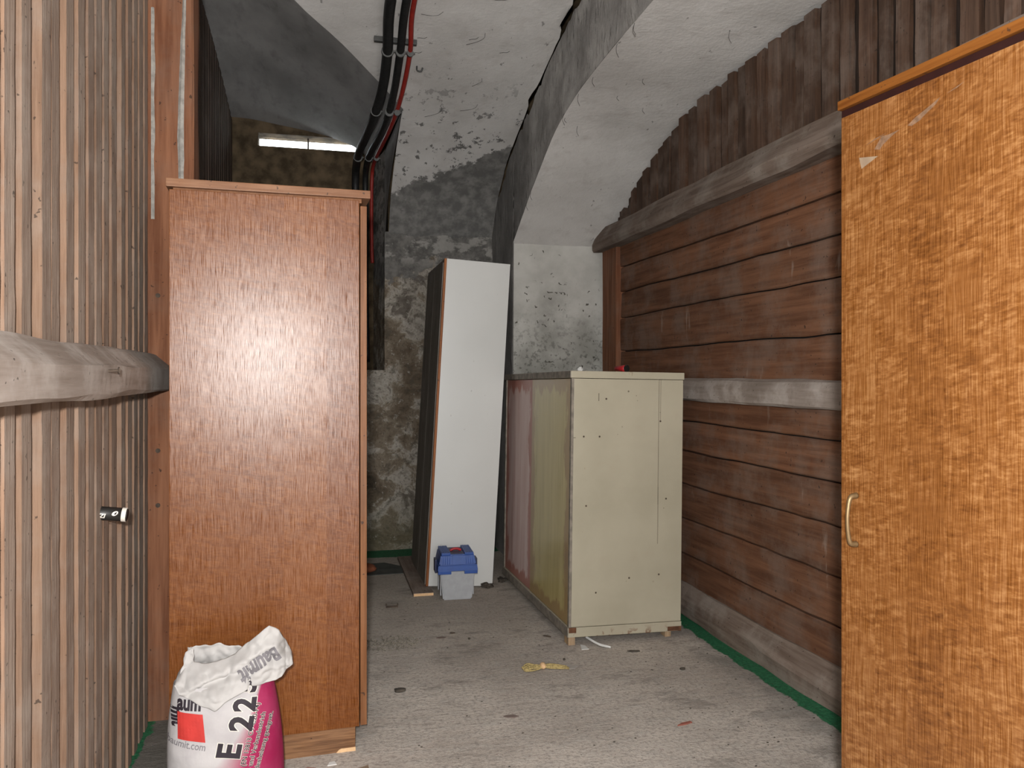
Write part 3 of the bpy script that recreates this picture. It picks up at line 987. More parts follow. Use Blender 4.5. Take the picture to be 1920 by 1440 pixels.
for d_, yh in ((doors[0], -0.047), (doors[1], -RW + 0.047)):
    bm = bmesh.new()
    hp = spline([(0.0, yh, 0.842), (-0.016, yh, 0.846), (-0.022, yh, 0.868), (-0.024, yh, 0.894), (-0.022, yh, 0.92), (-0.016, yh, 0.942), (0.0, yh, 0.946)], 6)
    n_ = len(hp)
    add_tube(bm, hp, [0.0042 + 0.0024 * abs(2 * k / (n_ - 1) - 1) ** 2 for k in range(n_)], 10)
    h = obj('handle', bm, M['brass'], d_, True)
    tag(h, 'bowed aged brass handle')
def film(name, pts, mat, parent, label=None, t=0.0006):
    """thin scrap stuck on the door: outline in door coordinates (distance from the far edge, height)"""
    bm = bmesh.new()
    a_ = [bm.verts.new((-t, -s, z)) for s, z in pts]; b_ = [bm.verts.new((0.0003, -s, z)) for s, z in pts]
    bm.faces.new(a_); bm.faces.new(b_[::-1]); n = len(pts)
    for k in range(n): bm.faces.new([a_[k], b_[k], b_[(k + 1) % n], a_[(k + 1) % n]])
    bmesh.ops.triangulate(bm, faces=[f for f in bm.faces if len(f.verts) > 4])
    o = obj(name, bm, mat, parent)
    if label: tag(o, label)
    return o
film('paper_scrap', [(0.055, 1.662), (0.108, 1.652), (0.062, 1.637)], M['scrap'], doors[0], 'torn triangle of yellowed paper')
film('tape_residue', [(0.098, 1.668), (0.118, 1.69), (0.135, 1.688), (0.165, 1.69), (0.145, 1.683), (0.122, 1.672), (0.112, 1.664)], M['tape'], doors[0])
film('tape_residue', [(0.185, 1.692), (0.205, 1.702), (0.235, 1.712), (0.262, 1.722), (0.252, 1.712), (0.225, 1.699), (0.215, 1.693), (0.195, 1.688)], M['tape'], doors[0])
film('tape_residue', [(0.278, 1.724), (0.315, 1.733), (0.30, 1.727)], M['tape'], doors[0])
film('tape_residue', [(0.075, 1.683), (0.13, 1.693), (0.10, 1.690)], M['tape'], doors[0])

# ------------------------------------------------------------------ beige cabinet in the middle
CB = empty('low_cabinet', (1.104, 3.385, 0.0), 0, R(-0.7), R(1.0))
tag(CB, 'old beige cupboard with olive and mauve doors, chipped and standing on blocks', 'cabinet')
CW, CL, CZ0, CZ1 = 0.542, 1.25, 0.038, 1.224
CBo = empty('tilt'); bpy.data.objects.remove(CBo)
box('end_panel', 0.012, CW, 0.0, 0.02, CZ0 + 0.045, CZ1 - 0.034, M['beige'], CB, 0.002)
box('end_panel', 0.012, CW, CL - 0.02, CL, CZ0 + 0.045, CZ1 - 0.034, M['beige'], CB, 0.002)
box('top_board', -0.004, CW + 0.004, -0.004, CL + 0.004, CZ1 - 0.032, CZ1, M['beige'], CB, 0.003)
box('top_edge_strip', -0.0075, -0.0035, -0.003, CL + 0.003, CZ1 - 0.031, CZ1 - 0.001, M['cab_grey'], CB, 0.001)
box('back_panel', CW - 0.006, CW, 0.02, CL - 0.02, CZ0 + 0.045, CZ1 - 0.034, M['cab_grey'], CB, 0)
box('base_board', -0.002, CW + 0.002, -0.003, CL + 0.003, CZ0, CZ0 + 0.043, M['beige'], CB, 0.003)
box('base_edge_strip', -0.006, -0.0015, -0.003, CL + 0.003, CZ0 + 0.001, CZ0 + 0.042, M['cab_grey'], CB, 0.001)
box('stile', 0.0, 0.0115, -0.001, 0.019, CZ0 + 0.044, CZ1 - 0.033, M['cab_grey'], CB, 0.001)
box('stile', 0.0, 0.0115, CL - 0.019, CL + 0.001, CZ0 + 0.044, CZ1 - 0.033, M['cab_grey'], CB, 0.001)


def uv_door(name, x0, x1, y0, y1, z0, z1, mat, label):
    o = box(name, x0, x1, y0, y1, z0, z1, mat, CB, 0.0015)
    me = o.data
    uvl = me.uv_layers.new(name='UVMap')
    for lp in me.loops:
        co = me.vertices[lp.vertex_index].co
        uvl.data[lp.index].uv = ((co.y - y0) / (y1 - y0), (co.z - z0) / (z1 - z0))
    return tag(o, label)
d1 = uv_door('door', 0.003, 0.018, 0.021, 0.665, CZ0 + 0.046, CZ1 - 0.035, M['olive'], 'glossy olive painted door')
d2 = uv_door('door', 0.006, 0.021, 0.667, CL - 0.021, CZ0 + 0.046, CZ1 - 0.035, M['mauve'], 'worn mauve door with brown border')
# scratches and holes on the end panel are real shallow marks
def mark(x0, x1, z0, z1, mat=M['rust']):
    return box('scratch', x0, x1, -0.0006, 0.001, z0, z1, mat, CB, 0)
mark(0.421, 0.4225, 0.62, 1.2); mark(0.43, 0.431, 1.0, 1.19); mark(0.4215, 0.423, 0.44, 0.70)
mark(0.128, 0.1305, 1.09, 1.125); mark(0.0, 0.022, 0.924, 0.926); mark(0.45, 0.452, 0.6, 0.604)
for hx, hz in ((0.285, 0.29), (0.43, 0.30), (0.462, 0.645), (0.06, 0.93), (0.135, 0.93), (0.165, 1.1), (0.43, 1.0), (0.075, 0.62)):
    bm = bmesh.new(); add_tube(bm, [(hx, -0.0007, hz), (hx, 0.002, hz)], 0.0045, 8)
    obj('nail_hole', bm, M['rust'], CB)
box('chipped_patch', 0.475, 0.543, -0.0042, 0.0, CZ0 + 0.002, CZ0 + 0.022, M['chip_brown'], CB, 0.0005)
box('chipped_patch', 0.0, 0.035, -0.0042, 0.0, CZ0 + 0.02, CZ0 + 0.043, M['chip_brown'], CB, 0.0005)
bm = bmesh.new(); add_box(bm, 1.106, 1.138, 3.392, 3.45, 0.0, 0.037, 0.002)
tag(obj('wood_block', bm, M['block']), 'small raw wood block under the near corner below the olive door', 'block', 'blocks under the beige cabinet')
bm = bmesh.new(); add_box(bm, 1.575, 1.605, 3.40, 3.45, 0.0, 0.026, 0.002)
tag(obj('wood_block', bm, M['block']), 'small pale block under the cabinet corner next to the plank partition', 'block', 'blocks under the beige cabinet')
bm = bmesh.new(); add_box(bm, 1.13, 1.18, 4.52, 4.58, 0.0, 0.021, 0.002)
tag(obj('wood_block', bm, M['block']), 'small block under the far corner below the mauve door', 'block', 'blocks under the beige cabinet')

# ------------------------------------------------------------------ leaning white cabinet
LW, LD, LH = 0.382, 0.66, 1.845
LC = empty('tall_cabinet', (1.0, 4.465, 0.0), 0, 0, R(3.3))
tag(LC, 'tall tilted cabinet with plain white side and dark brown doors, behind the toolbox', 'cabinet')
box('side_panel', -LW + 0.014, 0, 0, 0.018, 0, LH, M['white_panel'], LC, 0.001)
box('edge_trim', -LW, -LW + 0.0135, -0.001, 0.019, 0, LH, M['teak_edge'], LC, 0.001)
box('side_panel', -LW, 0, LD - 0.018, LD, 0, LH, M['brown_door'], LC, 0.001)
box('back_panel', -0.006, 0, 0.018, LD - 0.018, 0.0, LH, M['brown_door'], LC, 0)
box('top_panel', -LW + 0.002, -0.006, 0.0185, LD - 0.018, LH - 0.02, LH - 0.002, M['brown_door'], LC, 0)
box('bottom_panel', -LW + 0.02, -0.006, 0.0185, LD - 0.018, 0.002, 0.02, M['brown_door'], LC, 0)
for a, b in ((0.021, 0.325), (0.329, LD - 0.019)):
    box('door', -LW - 0.004, -LW + 0.012, a, b, 0.004, LH - 0.022, M['brown_door'], LC, 0.001)

# plank below it
PL = box('plank', -0.055, 0.055, 0.0, 0.92, 0.0, 0.018, M['dark_beam'], None, 0.002)
PL.location = (0.590, 4.345, 0.0); PL.rotation_euler = (0, 0, R(-0.5))
tag(PL, 'grey plank on the floor below the tall white cabinet', 'plank')
box('sawn_end', -0.054, 0.054, -0.0012, 0.0, 0.002, 0.016, M['raw_chip'], PL, 0.0)

# ------------------------------------------------------------------ toolbox
TB = empty('toolbox', (0.757, 4.225, 0.0), R(-3))
tag(TB, 'blue lidded grey plastic toolbox in front of the white cabinet', 'toolbox')
def frustum(bm, w0, w1, y0a, y1a, y0b, y1b, z0, z1, bev=0.004):
    t = bmesh.new()
    lo = [(-w0 / 2, y0a), (w0 / 2, y0a), (w0 / 2, y1a), (-w0 / 2, y1a)]
    hi = [(-w1 / 2, y0b), (w1 / 2, y0b), (w1 / 2, y1b), (-w1 / 2, y1b)]
    a = [t.verts.new((x, y, z0)) for x, y in lo]; b = [t.verts.new((x, y, z1)) for x, y in hi]
    t.faces.new(a[::-1]); t.faces.new(b)
    for k in range(4): t.faces.new([a[k], a[(k + 1) % 4], b[(k + 1) % 4], b[k]])
    bmesh.ops.recalc_face_normals(t, faces=t.faces)
    bmesh.ops.bevel(t, geom=list(t.edges), offset=bev, segments=2, affect='EDGES')
    me = bpy.data.meshes.new('tmp'); t.to_mesh(me); t.free(); bm.from_mesh(me); bpy.data.meshes.remove(me)
TL = 0.205
bm = bmesh.new(); frustum(bm, 0.156, 0.186, 0.008, TL - 0.008, 0.0, TL, 0.0, 0.16, 0.006)
obj('body', bm, M['grey_plastic'], TB)
for s in (-1, 1):
    for yr in (0.04, TL - 0.04): box('side_rib', s * 0.088 - 0.003, s * 0.088 + 0.003, yr - 0.01, yr + 0.01, 0.02, 0.14, M['grey_plastic'], TB, 0.001)
# lid skirt with notch in front
bm = bmesh.new()
frustum(bm, 0.216, 0.208, -0.012, TL + 0.012, -0.009, TL + 0.009, 0.158, 0.190, 0.004)
for s in (-1, 1):
    add_box(bm, min(s * 0.035, s * 0.106), max(s * 0.035, s * 0.106), -0.011, TL + 0.011, 0.142, 0.162, 0.003)
lid = obj('lid', bm, M['blue_plastic'], TB)
bm = bmesh.new()
frustum(bm, 0.200, 0.178, -0.007, TL + 0.007, 0.004, TL - 0.004, 0.188, 0.243, 0.006)
obj('lid_top', bm, M['blue_plastic'], lid)
bm = bmesh.new()
frustum(bm, 0.062, 0.060, -0.0095, 0.01, 0.0, 0.02, 0.192, 0.240, 0.002)
obj('front_plate', bm, M['blue_plastic'], lid)
for k in range(4):
    for s in (-1, 1):
        bm = bmesh.new()
        xx = s * (0.043 + k * 0.0115)
        add_tube(bm, [(xx * 1.04, -0.006, 0.194), (xx, 0.0055, 0.238)], 0.0028, 6)
        obj('front_rib', bm, M['blue_plastic'], lid)
for s in (-1, 1):
    box('top_shoulder', min(s * 0.038, s * 0.087), max(s * 0.038, s * 0.087), 0.006, TL - 0.006, 0.238, 0.252, M['blue_plastic'], lid, 0.004)
    for k in range(5):
        bm = bmesh.new(); xx = s * (0.043 + k * 0.0095)
        add_tube(bm, [(xx, 0.01, 0.252), (xx, TL - 0.01, 0.252)], 0.003, 6)
        obj('top_rib', bm, M['blue_plastic'], lid)
box('handle_recess', -0.037, 0.037, 0.02, TL - 0.02, 0.2425, 0.2445, M['navy_plastic'], lid, 0.0005)
bm = bmesh.new(); add_tube(bm, spline([(-0.03, 0.10, 0.246), (-0.012, 0.10, 0.254), (0.012, 0.10, 0.254), (0.03, 0.10, 0.246)], 5), 0.007, 8)
tag(obj('handle', bm, M['red_plastic'], TB, True), 'red carrying handle')
for s in (-1, 1):
    box('latch', min(s * 0.104, s * 0.116), max(s * 0.104, s * 0.116), 0.07, 0.14, 0.135, 0.205, M['navy_plastic'], TB, 0.003)

# ------------------------------------------------------------------ pipes
def pipe(name, pts, r, mat, label):
    bm = bmesh.new(); add_tube(bm, spline(pts, 10), r, 14)
    o = obj(name, bm, mat, None, True)
    return tag(o, label, 'pipe', 'heating pipes under the vault')
def vz(y, off): return VAULT(y) - off
pipe('heating_pipe', [(0.362, 2.2, vz(2.2, .06)), (0.355, 3.0, vz(3.0, .06)), (0.352, 3.75, vz(3.75, .055)), (0.372, 4.1, vz(4.1, .055)), (0.372, 4.42, vz(4.42, .06)), (0.338, 4.72, 2.68),
     (0.300, 5.3, 2.665), (0.297, 5.62, 2.66), (0.297, 5.74, 2.58), (0.30, 5.77, 2.4), (0.30, 5.77, 1.9), (0.315, 5.77, 1.3)], 0.026, M['black_pipe'], 'thickest black insulated pipe, farthest from the red one')
pipe('heating_pipe', [(0.437, 2.2, vz(2.2, .05)), (0.43, 3.0, vz(3.0, .05)), (0.425, 3.75, vz(3.75, .05)), (0.437, 4.1, vz(4.1, .05)), (0.437, 4.45, vz(4.45, .055)), (0.415, 4.75, 2.68),
     (0.372, 5.35, 2.665), (0.366, 5.64, 2.655), (0.366, 5.75, 2.57), (0.37, 5.775, 2.4), (0.37, 5.775, 1.9), (0.38, 5.77, 1.3)], 0.020, M['black_pipe'], 'thinner black pipe running between the thick black and the red pipe')
pipe('heating_pipe', [(0.49, 2.2, vz(2.2, .045)), (0.475, 3.0, vz(3.0, .045)), (0.462, 3.75, vz(3.75, .045)), (0.487, 4.1, vz(4.1, .045)), (0.483, 4.45, vz(4.45, .05)), (0.458, 4.8, 2.69),
     (0.425, 5.35, 2.675), (0.414, 5.62, 2.665), (0.41, 5.71, 2.6), (0.408, 5.73, 2.4), (0.41, 5.73, 2.1), (0.415, 5.74, 2.0)], 0.0125, M['red_pipe'], 'slim red pipe beside the two black pipes')
def bracket(y, z, xs, rs, rail, label):
    b = empty('pipe_bracket', (0, y, z))
    tag(b, label, 'bracket', 'clamps holding the pipes')
    if rail: box('rail', xs[0] - 0.07, xs[-1] + 0.03, -0.045, -0.02, 0.03, 0.055, M['steel'], b, 0.002)
    for x_, r_ in zip(xs, rs):
        bm = bmesh.new()
        add_tube(bm, [(x_, -0.014, -0.003), (x_, 0.014, 0.003)], r_ + 0.0045, 16)
        obj('clamp_ring', bm, M['steel'], b, False)
        bm = bmesh.new(); add_tube(bm, [(x_ + r_, 0, 0.0), (x_ + r_ + 0.012, 0, 0.002)], 0.005, 6)
        obj('screw', bm, M['steel'], b)
bracket(4.1, vz(4.1, .053), (0.372, 0.437, 0.487), (0.026, 0.020, 0.0125), True, 'steel rail with three clamp rings highest on the pipes')
bracket(4.6, vz(4.6, 0.065), (0.352, 0.427, 0.472), (0.026, 0.020, 0.0125), False, 'clamp rings where the pipes leave the vault')
bracket(5.45, 2.665, (0.2985, 0.3695, 0.421), (0.026, 0.020, 0.0125), False, 'clamp rings where the pipes turn down in the niche')
bm = bmesh.new(); add_tube(bm, spline([(0.545, 4.28, VAULT(4.28)), (0.545, 4.27, VAULT(4.28) - 0.025), (0.565, 4.265, VAULT(4.28) - 0.03), (0.573, 4.26, VAULT(4.28) - 0.012)], 5), 0.0045, 8)
tag(obj('ceiling_hook', bm, M['steel'], None, True), 'small open metal hook in the vault beside the red pipe', 'hook')

# ------------------------------------------------------------------ black tube stuck in the slats
TU = empty('spray_tube', (XL - 0.018, 2.34, 0.835), R(2), 0, R(7))
tag(TU, 'short black tube with white ring stuck through the slat partition', 'tube')
tr = 0.018
bm = bmesh.new(); add_tube(bm, [(-0.05, 0, 0), (0.068, 0, 0)], tr, 20)
tub = obj('body', bm, M['black'], TU, True)
bm = bmesh.new(); add_tube(bm, [(0.063, 0, 0), (0.074, 0, 0)], tr + 0.0008, 20)
obj('ring', bm, M['white_print'], TU, False)
bm = bmesh.new(); add_tube(bm, [(0.074, 0, 0), (0.0765, 0, 0), (0.0765, 0, 0), (0.070, 0, 0)], [tr * 0.93, tr * 0.88, tr * 0.78, tr * 0.74], 20)
obj('cap', bm, M['black'], TU, False)


# ------------------------------------------------------------------ lettering
def text_mesh(txt, size, bold=0.0, shear=0.0, sx=1.0, spacing=1.0):
    cu = bpy.data.curves.new('t', 'FONT')
    cu.body = txt; cu.size = size; cu.offset = bold; cu.shear = shear; cu.space_character = spacing
    cu.align_x = 'LEFT'; cu.resolution_u = 3
    o = bpy.data.objects.new('t', cu); C.objects.link(o)
    bpy.context.view_layer.update()
    me = bpy.data.meshes.new_from_object(o.evaluated_get(bpy.context.evaluated_depsgraph_get()))
    bpy.data.objects.remove(o); bpy.data.curves.remove(cu)
    bm = bmesh.new(); bm.from_mesh(me); bpy.data.meshes.remove(me)
    for v in bm.verts: v.co.x *= sx
    return bm


def wrap_text(name, txt, size, mat, parent, place, bold=0.0, shear=0.0, sx=1.0, maxlen=0.012):
    """lettering printed on a curved surface: place(x, y) gives the point"""
    bm = text_mesh(txt, size, bold, shear, sx)
    bmesh.ops.triangulate(bm, faces=bm.faces)
    for _ in range(3):
        long = [e for e in bm.edges if e.calc_length() > maxlen]
        if not long: break
        bmesh.ops.subdivide_edges(bm, edges=long, cuts=1)
        bmesh.ops.triangulate(bm, faces=[f for f in bm.faces if len(f.verts) > 3])
    for v in bm.verts: v.co = place(v.co.x, v.co.y)
    return obj(name, bm, mat, parent, recalc=False)


def tube_place(x0, a0):
    def f(x, y):
        a = a0 + y / tr
        return Vector((x0 + x, -math.cos(a) * (tr + 0.0006), math.sin(a) * (tr + 0.0006)))
    return f
wrap_text('printed_lettering', 'TZI', 0.017, M['white_print'], TU, tube_place(0.0, -0.55), 0.0006, 0.25, 0.95, 0.004)
bm = bmesh.new()
vv = []
for k in range(14):
    a = 2 * math.pi * k / 14
    vv.append(bm.verts.new(tube_place(0.048, 0.25)(0.007 * math.cos(a) + 0.003 * math.sin(a), 0.0065 * math.sin(a))))
bm.faces.new(vv)
obj('printed_dot', bm, M['white_print'], TU)

# ------------------------------------------------------------------ cement bag
BG = empty('cement_bag', (-0.236, 2.405, 0.0), R(4))
tag(BG, 'torn open white and magenta cement bag at the foot of the wardrobe', 'bag')
BW, BD = 0.152, 0.098


def bag_half(z):
    """half width left, right and half depth at a height"""
    t = max(0.0, min(1.0, z / 0.36))
    wl_ = BW * (0.93 + 0.10 * math.sin(math.pi * min(1, t * 0.9 + 0.1)) - 0.03 * t ** 4)
    wr_ = BW * (1.0 + 0.05 * math.sin(math.pi * (t * 0.8 + 0.2)) - 0.20 * t ** 2.0)
    d = BD * (1.0 + 0.06 * math.sin(math.pi * t) - 0.28 * t ** 3)
    return wl_, wr_, d


def bag_y(x, z):
    wl_, wr_, d = bag_half(z)
    w = wl_ if x < 0 else wr_
    q = min(0.9999, abs(x) / w)
    y = -d * (1 - q ** 2.6) ** (1 / 2.2)
    return y - 0.005 * nz((x, 0, z), 9, 3.0) - 0.0025 * nz((x, 0.3, z), 30, 1.0)


def m_bag():
    g = G('printed_bag_paper', 0.75, 0.25)
    x, y, z = g.sep()
    n = g.noise(12, 5)
    c = g.mix(g.step(n, 0.3, 0.7), (0.36, 0.34, 0.345), (0.43, 0.41, 0.41))
    # magenta field: right of a line leaning with the height, fading softly lower down
    edge = g.math('ADD', g.math('MULTIPLY', g.math('SUBTRACT', z, 0.22), 0.32), 0.055)
    edge = g.math('SUBTRACT', edge, g.math('MULTIPLY', g.math('POWER', g.math('MAXIMUM', g.math('SUBTRACT', 0.25, z), 0.0), 2.0), 1.2))
    soft = g.math('ADD', 0.004, g.math('MULTIPLY', g.math('MAXIMUM', g.math('SUBTRACT', 0.27, z), 0.0), 0.28))
    k = g.math('DIVIDE', g.math('SUBTRACT', x, g.math('SUBTRACT', edge, soft)), g.math('MULTIPLY', soft, 2.0), clamp=True)
    mg = g.mix(g.step(g.noise(9, 4), 0.3, 0.75), (0.25, 0.008, 0.055), (0.32, 0.035, 0.10))
    c = g.mix(k, c, mg)
    g.col(c)
    g.bump(g.math('ADD', g.noise(16, 4), g.math('MULTIPLY', g.noise(45, 3, 0.6, g.mapv((1, 1, 0.4))), 0.4)), 0.3, 0.008)
    return g.m


M['bag'] = m_bag()
M['bag_white'] = plain('bag_paper', (0.40, 0.385, 0.375), 0.8, 0.25, var=0.08, vscale=14)
M['bag_grey'] = plain('bag_inner', (0.33, 0.29, 0.26), 0.8, var=0.2)
M['print_black'] = plain('print_black', (0.018, 0.012, 0.018), 0.7)
M['print_grey'] = plain('print_grey', (0.16, 0.15, 0.16), 0.7)
M['print_red'] = plain('print_red', (0.44, 0.03, 0.024), 0.7, var=0.08)
bm = bmesh.new()
NA, NZ_ = 72, 44
rings = []
for j in range(NZ_ + 1):
    z = 0.345 * j / NZ_
    wl_, wr_, d = bag_half(z)
    sh = 1.0
    if z < 0.03: sh = 0.90 + 0.10 * math.sqrt(max(0, 1 - (1 - z / 0.03) ** 2))
    ring = []
    for k in range(NA):
        a = 2 * math.pi * k / NA
        ca, sa = math.cos(a), math.sin(a)
        w = wl_ if ca < 0 else wr_
        x = w * math.copysign(abs(ca) ** (2 / 2.6), ca)
        y = bag_y(x, z) if sa < 0 else d * (max(0, 1 - min(0.9999, abs(x) / w) ** 2.6)) ** (1 / 2.2)
        ring.append(bm.verts.new((x * sh, y * sh, z)))
    rings.append(ring)
for a, b in zip(rings[:-1], rings[1:]):
    for k in range(NA): bm.faces.new([a[k], a[(k + 1) % NA], b[(k + 1) % NA], b[k]])
bm.faces.new(rings[0][::-1])
body = obj('bag_body', bm, M['bag'], BG, True)
# cement powder a little below the rim
bm = bmesh.new()
vv = [bm.verts.new((v_[0], v_[1], 0.325)) for v_ in [(0.9 * (bag_half(0.325)[0] if math.cos(t) < 0 else bag_half(0.325)[1]) * math.cos(t), 0.85 * bag_half(0.325)[2] * math.sin(t)) for t in np.linspace(0, 2 * math.pi, 24, endpoint=False)]]
bm.faces.new(vv); obj('powder', bm, M['bag_grey'], BG)

PXM = 0.001462   # metres per photograph pixel at the bag, used only to set the print layout
def bx(px): return (px - 424) * PXM
def bz(py): return 1.2 - (py - 705) * PXM


def on_bag(px, py, ang, off=0.0012):
    """print origin at a layout point, baseline turned by ang"""
    ca, sa = math.cos(ang), math.sin(ang)
    def f(x, y):
        X = bx(px) + x * ca - y * sa; Z = bz(py) + x * sa + y * ca
        return Vector((X, bag_y(X, Z) - off, Z))
    return f


def print_bag(txt, px, py, ang, size_px, mat, bold=0.0, sx=1.0, off=0.0012):
    return wrap_text('printed_lettering', txt, size_px * PXM, mat, BG, on_bag(px, py, R(ang), off), bold, 0, sx)


for mt, bo, of in ((M['white_print'], 0.0052, 0.0010), (M['print_black'], 0.0032, 0.0018)):
    print_bag('E', 447, 1424, 79, 58, mt, bo, 0.95, of)
    print_bag('2', 469, 1376, 79, 58, mt, bo, 0.95, of)
    print_bag('2', 475, 1341, 82, 55, mt, bo, 0.9, of)
    print_bag('5', 477, 1308, 85, 50, mt, bo, 0.9, of)
for mt, bo, of in ((M['white_print'], 0.0009, 0.0010), (M['print_black'], 0.0003, 0.0017)):
    print_bag('E 225 (EN 13813 CT-C20-F4)', 451, 1468, 76, 12.5, mt, bo, 0.95, of)
    print_bag('Heiz- und Verbundestrich', 464, 1468, 75, 12.5, mt, bo, 0.95, of)
    print_bag('Fußbodenheizung geeignet.', 475, 1478, 74, 12.5, mt, bo, 0.95, of)
print_bag('baumit.com', 318, 1388, -10, 19, M['print_grey'], 0.0003, 0.80)
print_bag('mit', 326, 1324, -84, 32, M['print_black'], 0.0022, 0.78, 0.0016)
print_bag('aum', 338, 1325, -3, 36, M['print_black'], 0.0022, 0.70, 0.0014)
bm = bmesh.new()
sq = {}
for i in range(9):
    for j in range(9):
        u, v = i / 8, j / 8
        px = (339 + 45 * u) * (1 - v) + (340 + 49 * u) * v + 0; py = (1329 + 5 * u) * (1 - v) + (1378 + 7 * u) * v
        X, Z = bx(px), bz(py)
        sq[i, j] = bm.verts.new((X, bag_y(X, Z) - 0.0024, Z))
for i in range(8):
    for j in range(8): bm.faces.new([sq[i, j], sq[i, j + 1], sq[i + 1, j + 1], sq[i + 1, j]])
tag(obj('printed_square', bm, M['print_red'], BG), 'red printed square')

# folded and torn top of the bag
TOP = [(336, 1276), (352, 1252), (380, 1256), (410, 1252), (440, 1244), (472, 1216), (503, 1194), (522, 1204), (536, 1232), (546, 1254)]
BOT = [(334, 1282), (343, 1298), (362, 1306), (384, 1318), (405, 1326), (430, 1311), (462, 1297), (496, 1294), (526, 1288), (547, 1268)]
topc = [Vector((bx(a), bz(b), 0)) for a, b in TOP]; botc = [Vector((bx(a), bz(b), 0)) for a, b in BOT]


def poly(cs, t):
    t = t * (len(cs) - 1); i = min(int(t), len(cs) - 2)
    return cs[i].lerp(cs[i + 1], t - i)


def crumple(p, s=0.0):
    a = abs(nz((p[0], p[1], 0.3), 17, s)); b = abs(nz((p[0], p[1], 0.9), 38, s + 4)); c = nz((p[0], p[1], 0.1), 80, s)
    return 0.022 * a + 0.011 * b + 0.003 * c


def flap_pt(u, v):
    b = poly(botc, u); t = poly(topc, u)
    p = b.lerp(t, v)
    x, z = p.x, p.y
    edge = nz((u * 12, v * 3, 4.4), 1.0) * 0.0035
    wl_, wr_, d = bag_half(min(z, 0.345))
    q = max(0, 1 - min(1.0, abs(x) / 0.16) ** 2.2)
    y = -(d * 0.9 + 0.016) * q ** 0.5 + 0.075 * v ** 1.3 - 0.006
    if x > 0.06: y = y * 0.6 - 0.012 - 0.02 * (x - 0.06) / 0.1
    y -= crumple((x, z)) * (0.6 + 0.8 * math.sin(math.pi * v))
    # diagonal fold lines
    y -= 0.007 * math.exp(-((z - (0.375 + 0.42 * (x + 0.02))) / 0.010) ** 2)
    y += 0.006 * math.exp(-((z - (0.355 + 0.30 * (x + 0.02))) / 0.008) ** 2)
    return Vector((x, y, z + edge))
tag(grid('folded_flap', lambda u, v: flap_pt(u, v), 90, 44, M['bag_white'], BG, True, 0.0016), 'crumpled torn white bag top folded over')


def on_flap(px, py, ang):
    """upside-down print on the flap"""
    ca, sa = math.cos(ang), math.sin(ang)
    def f(x, y):
        X = bx(px) + x * ca - y * sa; Z = bz(py) + x * sa + y * ca
        lo = (0.0, 1.0)
        best, bd = None, 1e9
        # find the sheet parameter showing this layout point
        u = max(0.0, min(1.0, (X - bx(334)) / (bx(547) - bx(334))))
        v = 0.5
        for _ in range(14):
            p = flap_pt(u, v)
            u = max(0, min(1, u + (X - p.x) / (bx(547) - bx(334)) * 0.8)); 
            h = max(0.015, poly(topc, u).y - poly(botc, u).y)
            v = max(0, min(1, v + (Z - p.z) / h * 0.8))
        p = flap_pt(u, v)
        return Vector((p.x, p.y - 0.0022, p.z))
    return f
wrap_text('printed_lettering', 'Baumit', 38 * PXM, M['print_grey'], BG, on_flap(514, 1229, R(180 + 29)), 0.0022, 0, 0.74, 0.006)
# back of the opening and the torn ear
def back_pt(u, v):
    x = bx(352) + (bx(470) - bx(352)) * u
    z = 0.33 + (0.105 + 0.012 * nz((u * 7, 0, 2), 1.0) - 0.02 * abs(u - 0.4)) * v
    y = 0.05 - 0.03 * v + 0.02 * math.cos(u * 3) - crumple((x, z), 9)
    return (x, y, z)
grid('opening_back', back_pt, 40, 20, M['bag_white'], BG, True, 0.0016)
def ear_pt(u, v):
    base = Vector((bx(338) + 0.045 * u, -0.02 + 0.03 * u, bz(1284)))
    tip = Vector((bx(350) + 0.022 * u, 0.0, bz(1222) - 0.03 * abs(u - 0.7)))
    p = base.lerp(tip, v)
    p.x += 0.006 * nz((u * 3, v * 4, 1)); p.y -= crumple((p.x, p.z), 3)
    return p
grid('torn_ear', ear_pt, 14, 18, M['bag_white'], BG, True, 0.0014)

# ------------------------------------------------------------------ small things on the cabinet and on the floor
def floor_at(px, py, z=0.0):
    Z = 1500.0 * (CAM_H - z) / (py - 705.0); t = (px - 960.0) / 1500.0
    return (round(Z * (t * math.cos(YAW) + math.sin(YAW)), 3), round(Z * (math.cos(YAW) - t * math.sin(YAW)), 3))


random.seed(77)


def lump(name, px, py, sx, sy, sz, mat, label, cat, rz=0.0, rough=0.35, group=None, sub=2):
    bm = bmesh.new(); bmesh.ops.create_icosphere(bm, subdivisions=sub, radius=1.0)
    s = random.random() * 50
    for v in bm.verts:
        k = 1 + rough * nz(v.co, 1.6, s)
        v.co = Vector((v.co.x * k * sx, v.co.y * k * sy, max(0.0, v.co.z * k * sz + sz * 0.8)))
    o = obj(name, bm, mat, None, True)
    x, y = floor_at(px, py); o.location = (x, y, 0.0); o.rotation_euler = (0, 0, rz)
    return tag(o, label, cat, group)


def sliver(name, px, py, outline, t, mat, label, cat, rz=0.0, warp=0.0, group=None, z=0.0):
    bm = bmesh.new()
    n = len(outline)
    def zz(x, y): return warp * (x * x + 0.3 * x * y) * 60
    a_ = [bm.verts.new((x, y, zz(x, y))) for x, y in outline]; b_ = [bm.verts.new((x, y, t + zz(x, y))) for x, y in outline]
    bm.faces.new(a_[::-1]); bm.faces.new(b_)
    for k in range(n): bm.faces.new([a_[k], a_[(k + 1) % n], b_[(k + 1) % n], b_[k]])
    bmesh.ops.triangulate(bm, faces=[f for f in bm.faces if len(f.verts) > 4])
    o = obj(name, bm, mat)
    x, y = floor_at(px, py); o.location = (x, y, z); o.rotation_euler = (0, 0, rz)
    return tag(o, label, cat, group)


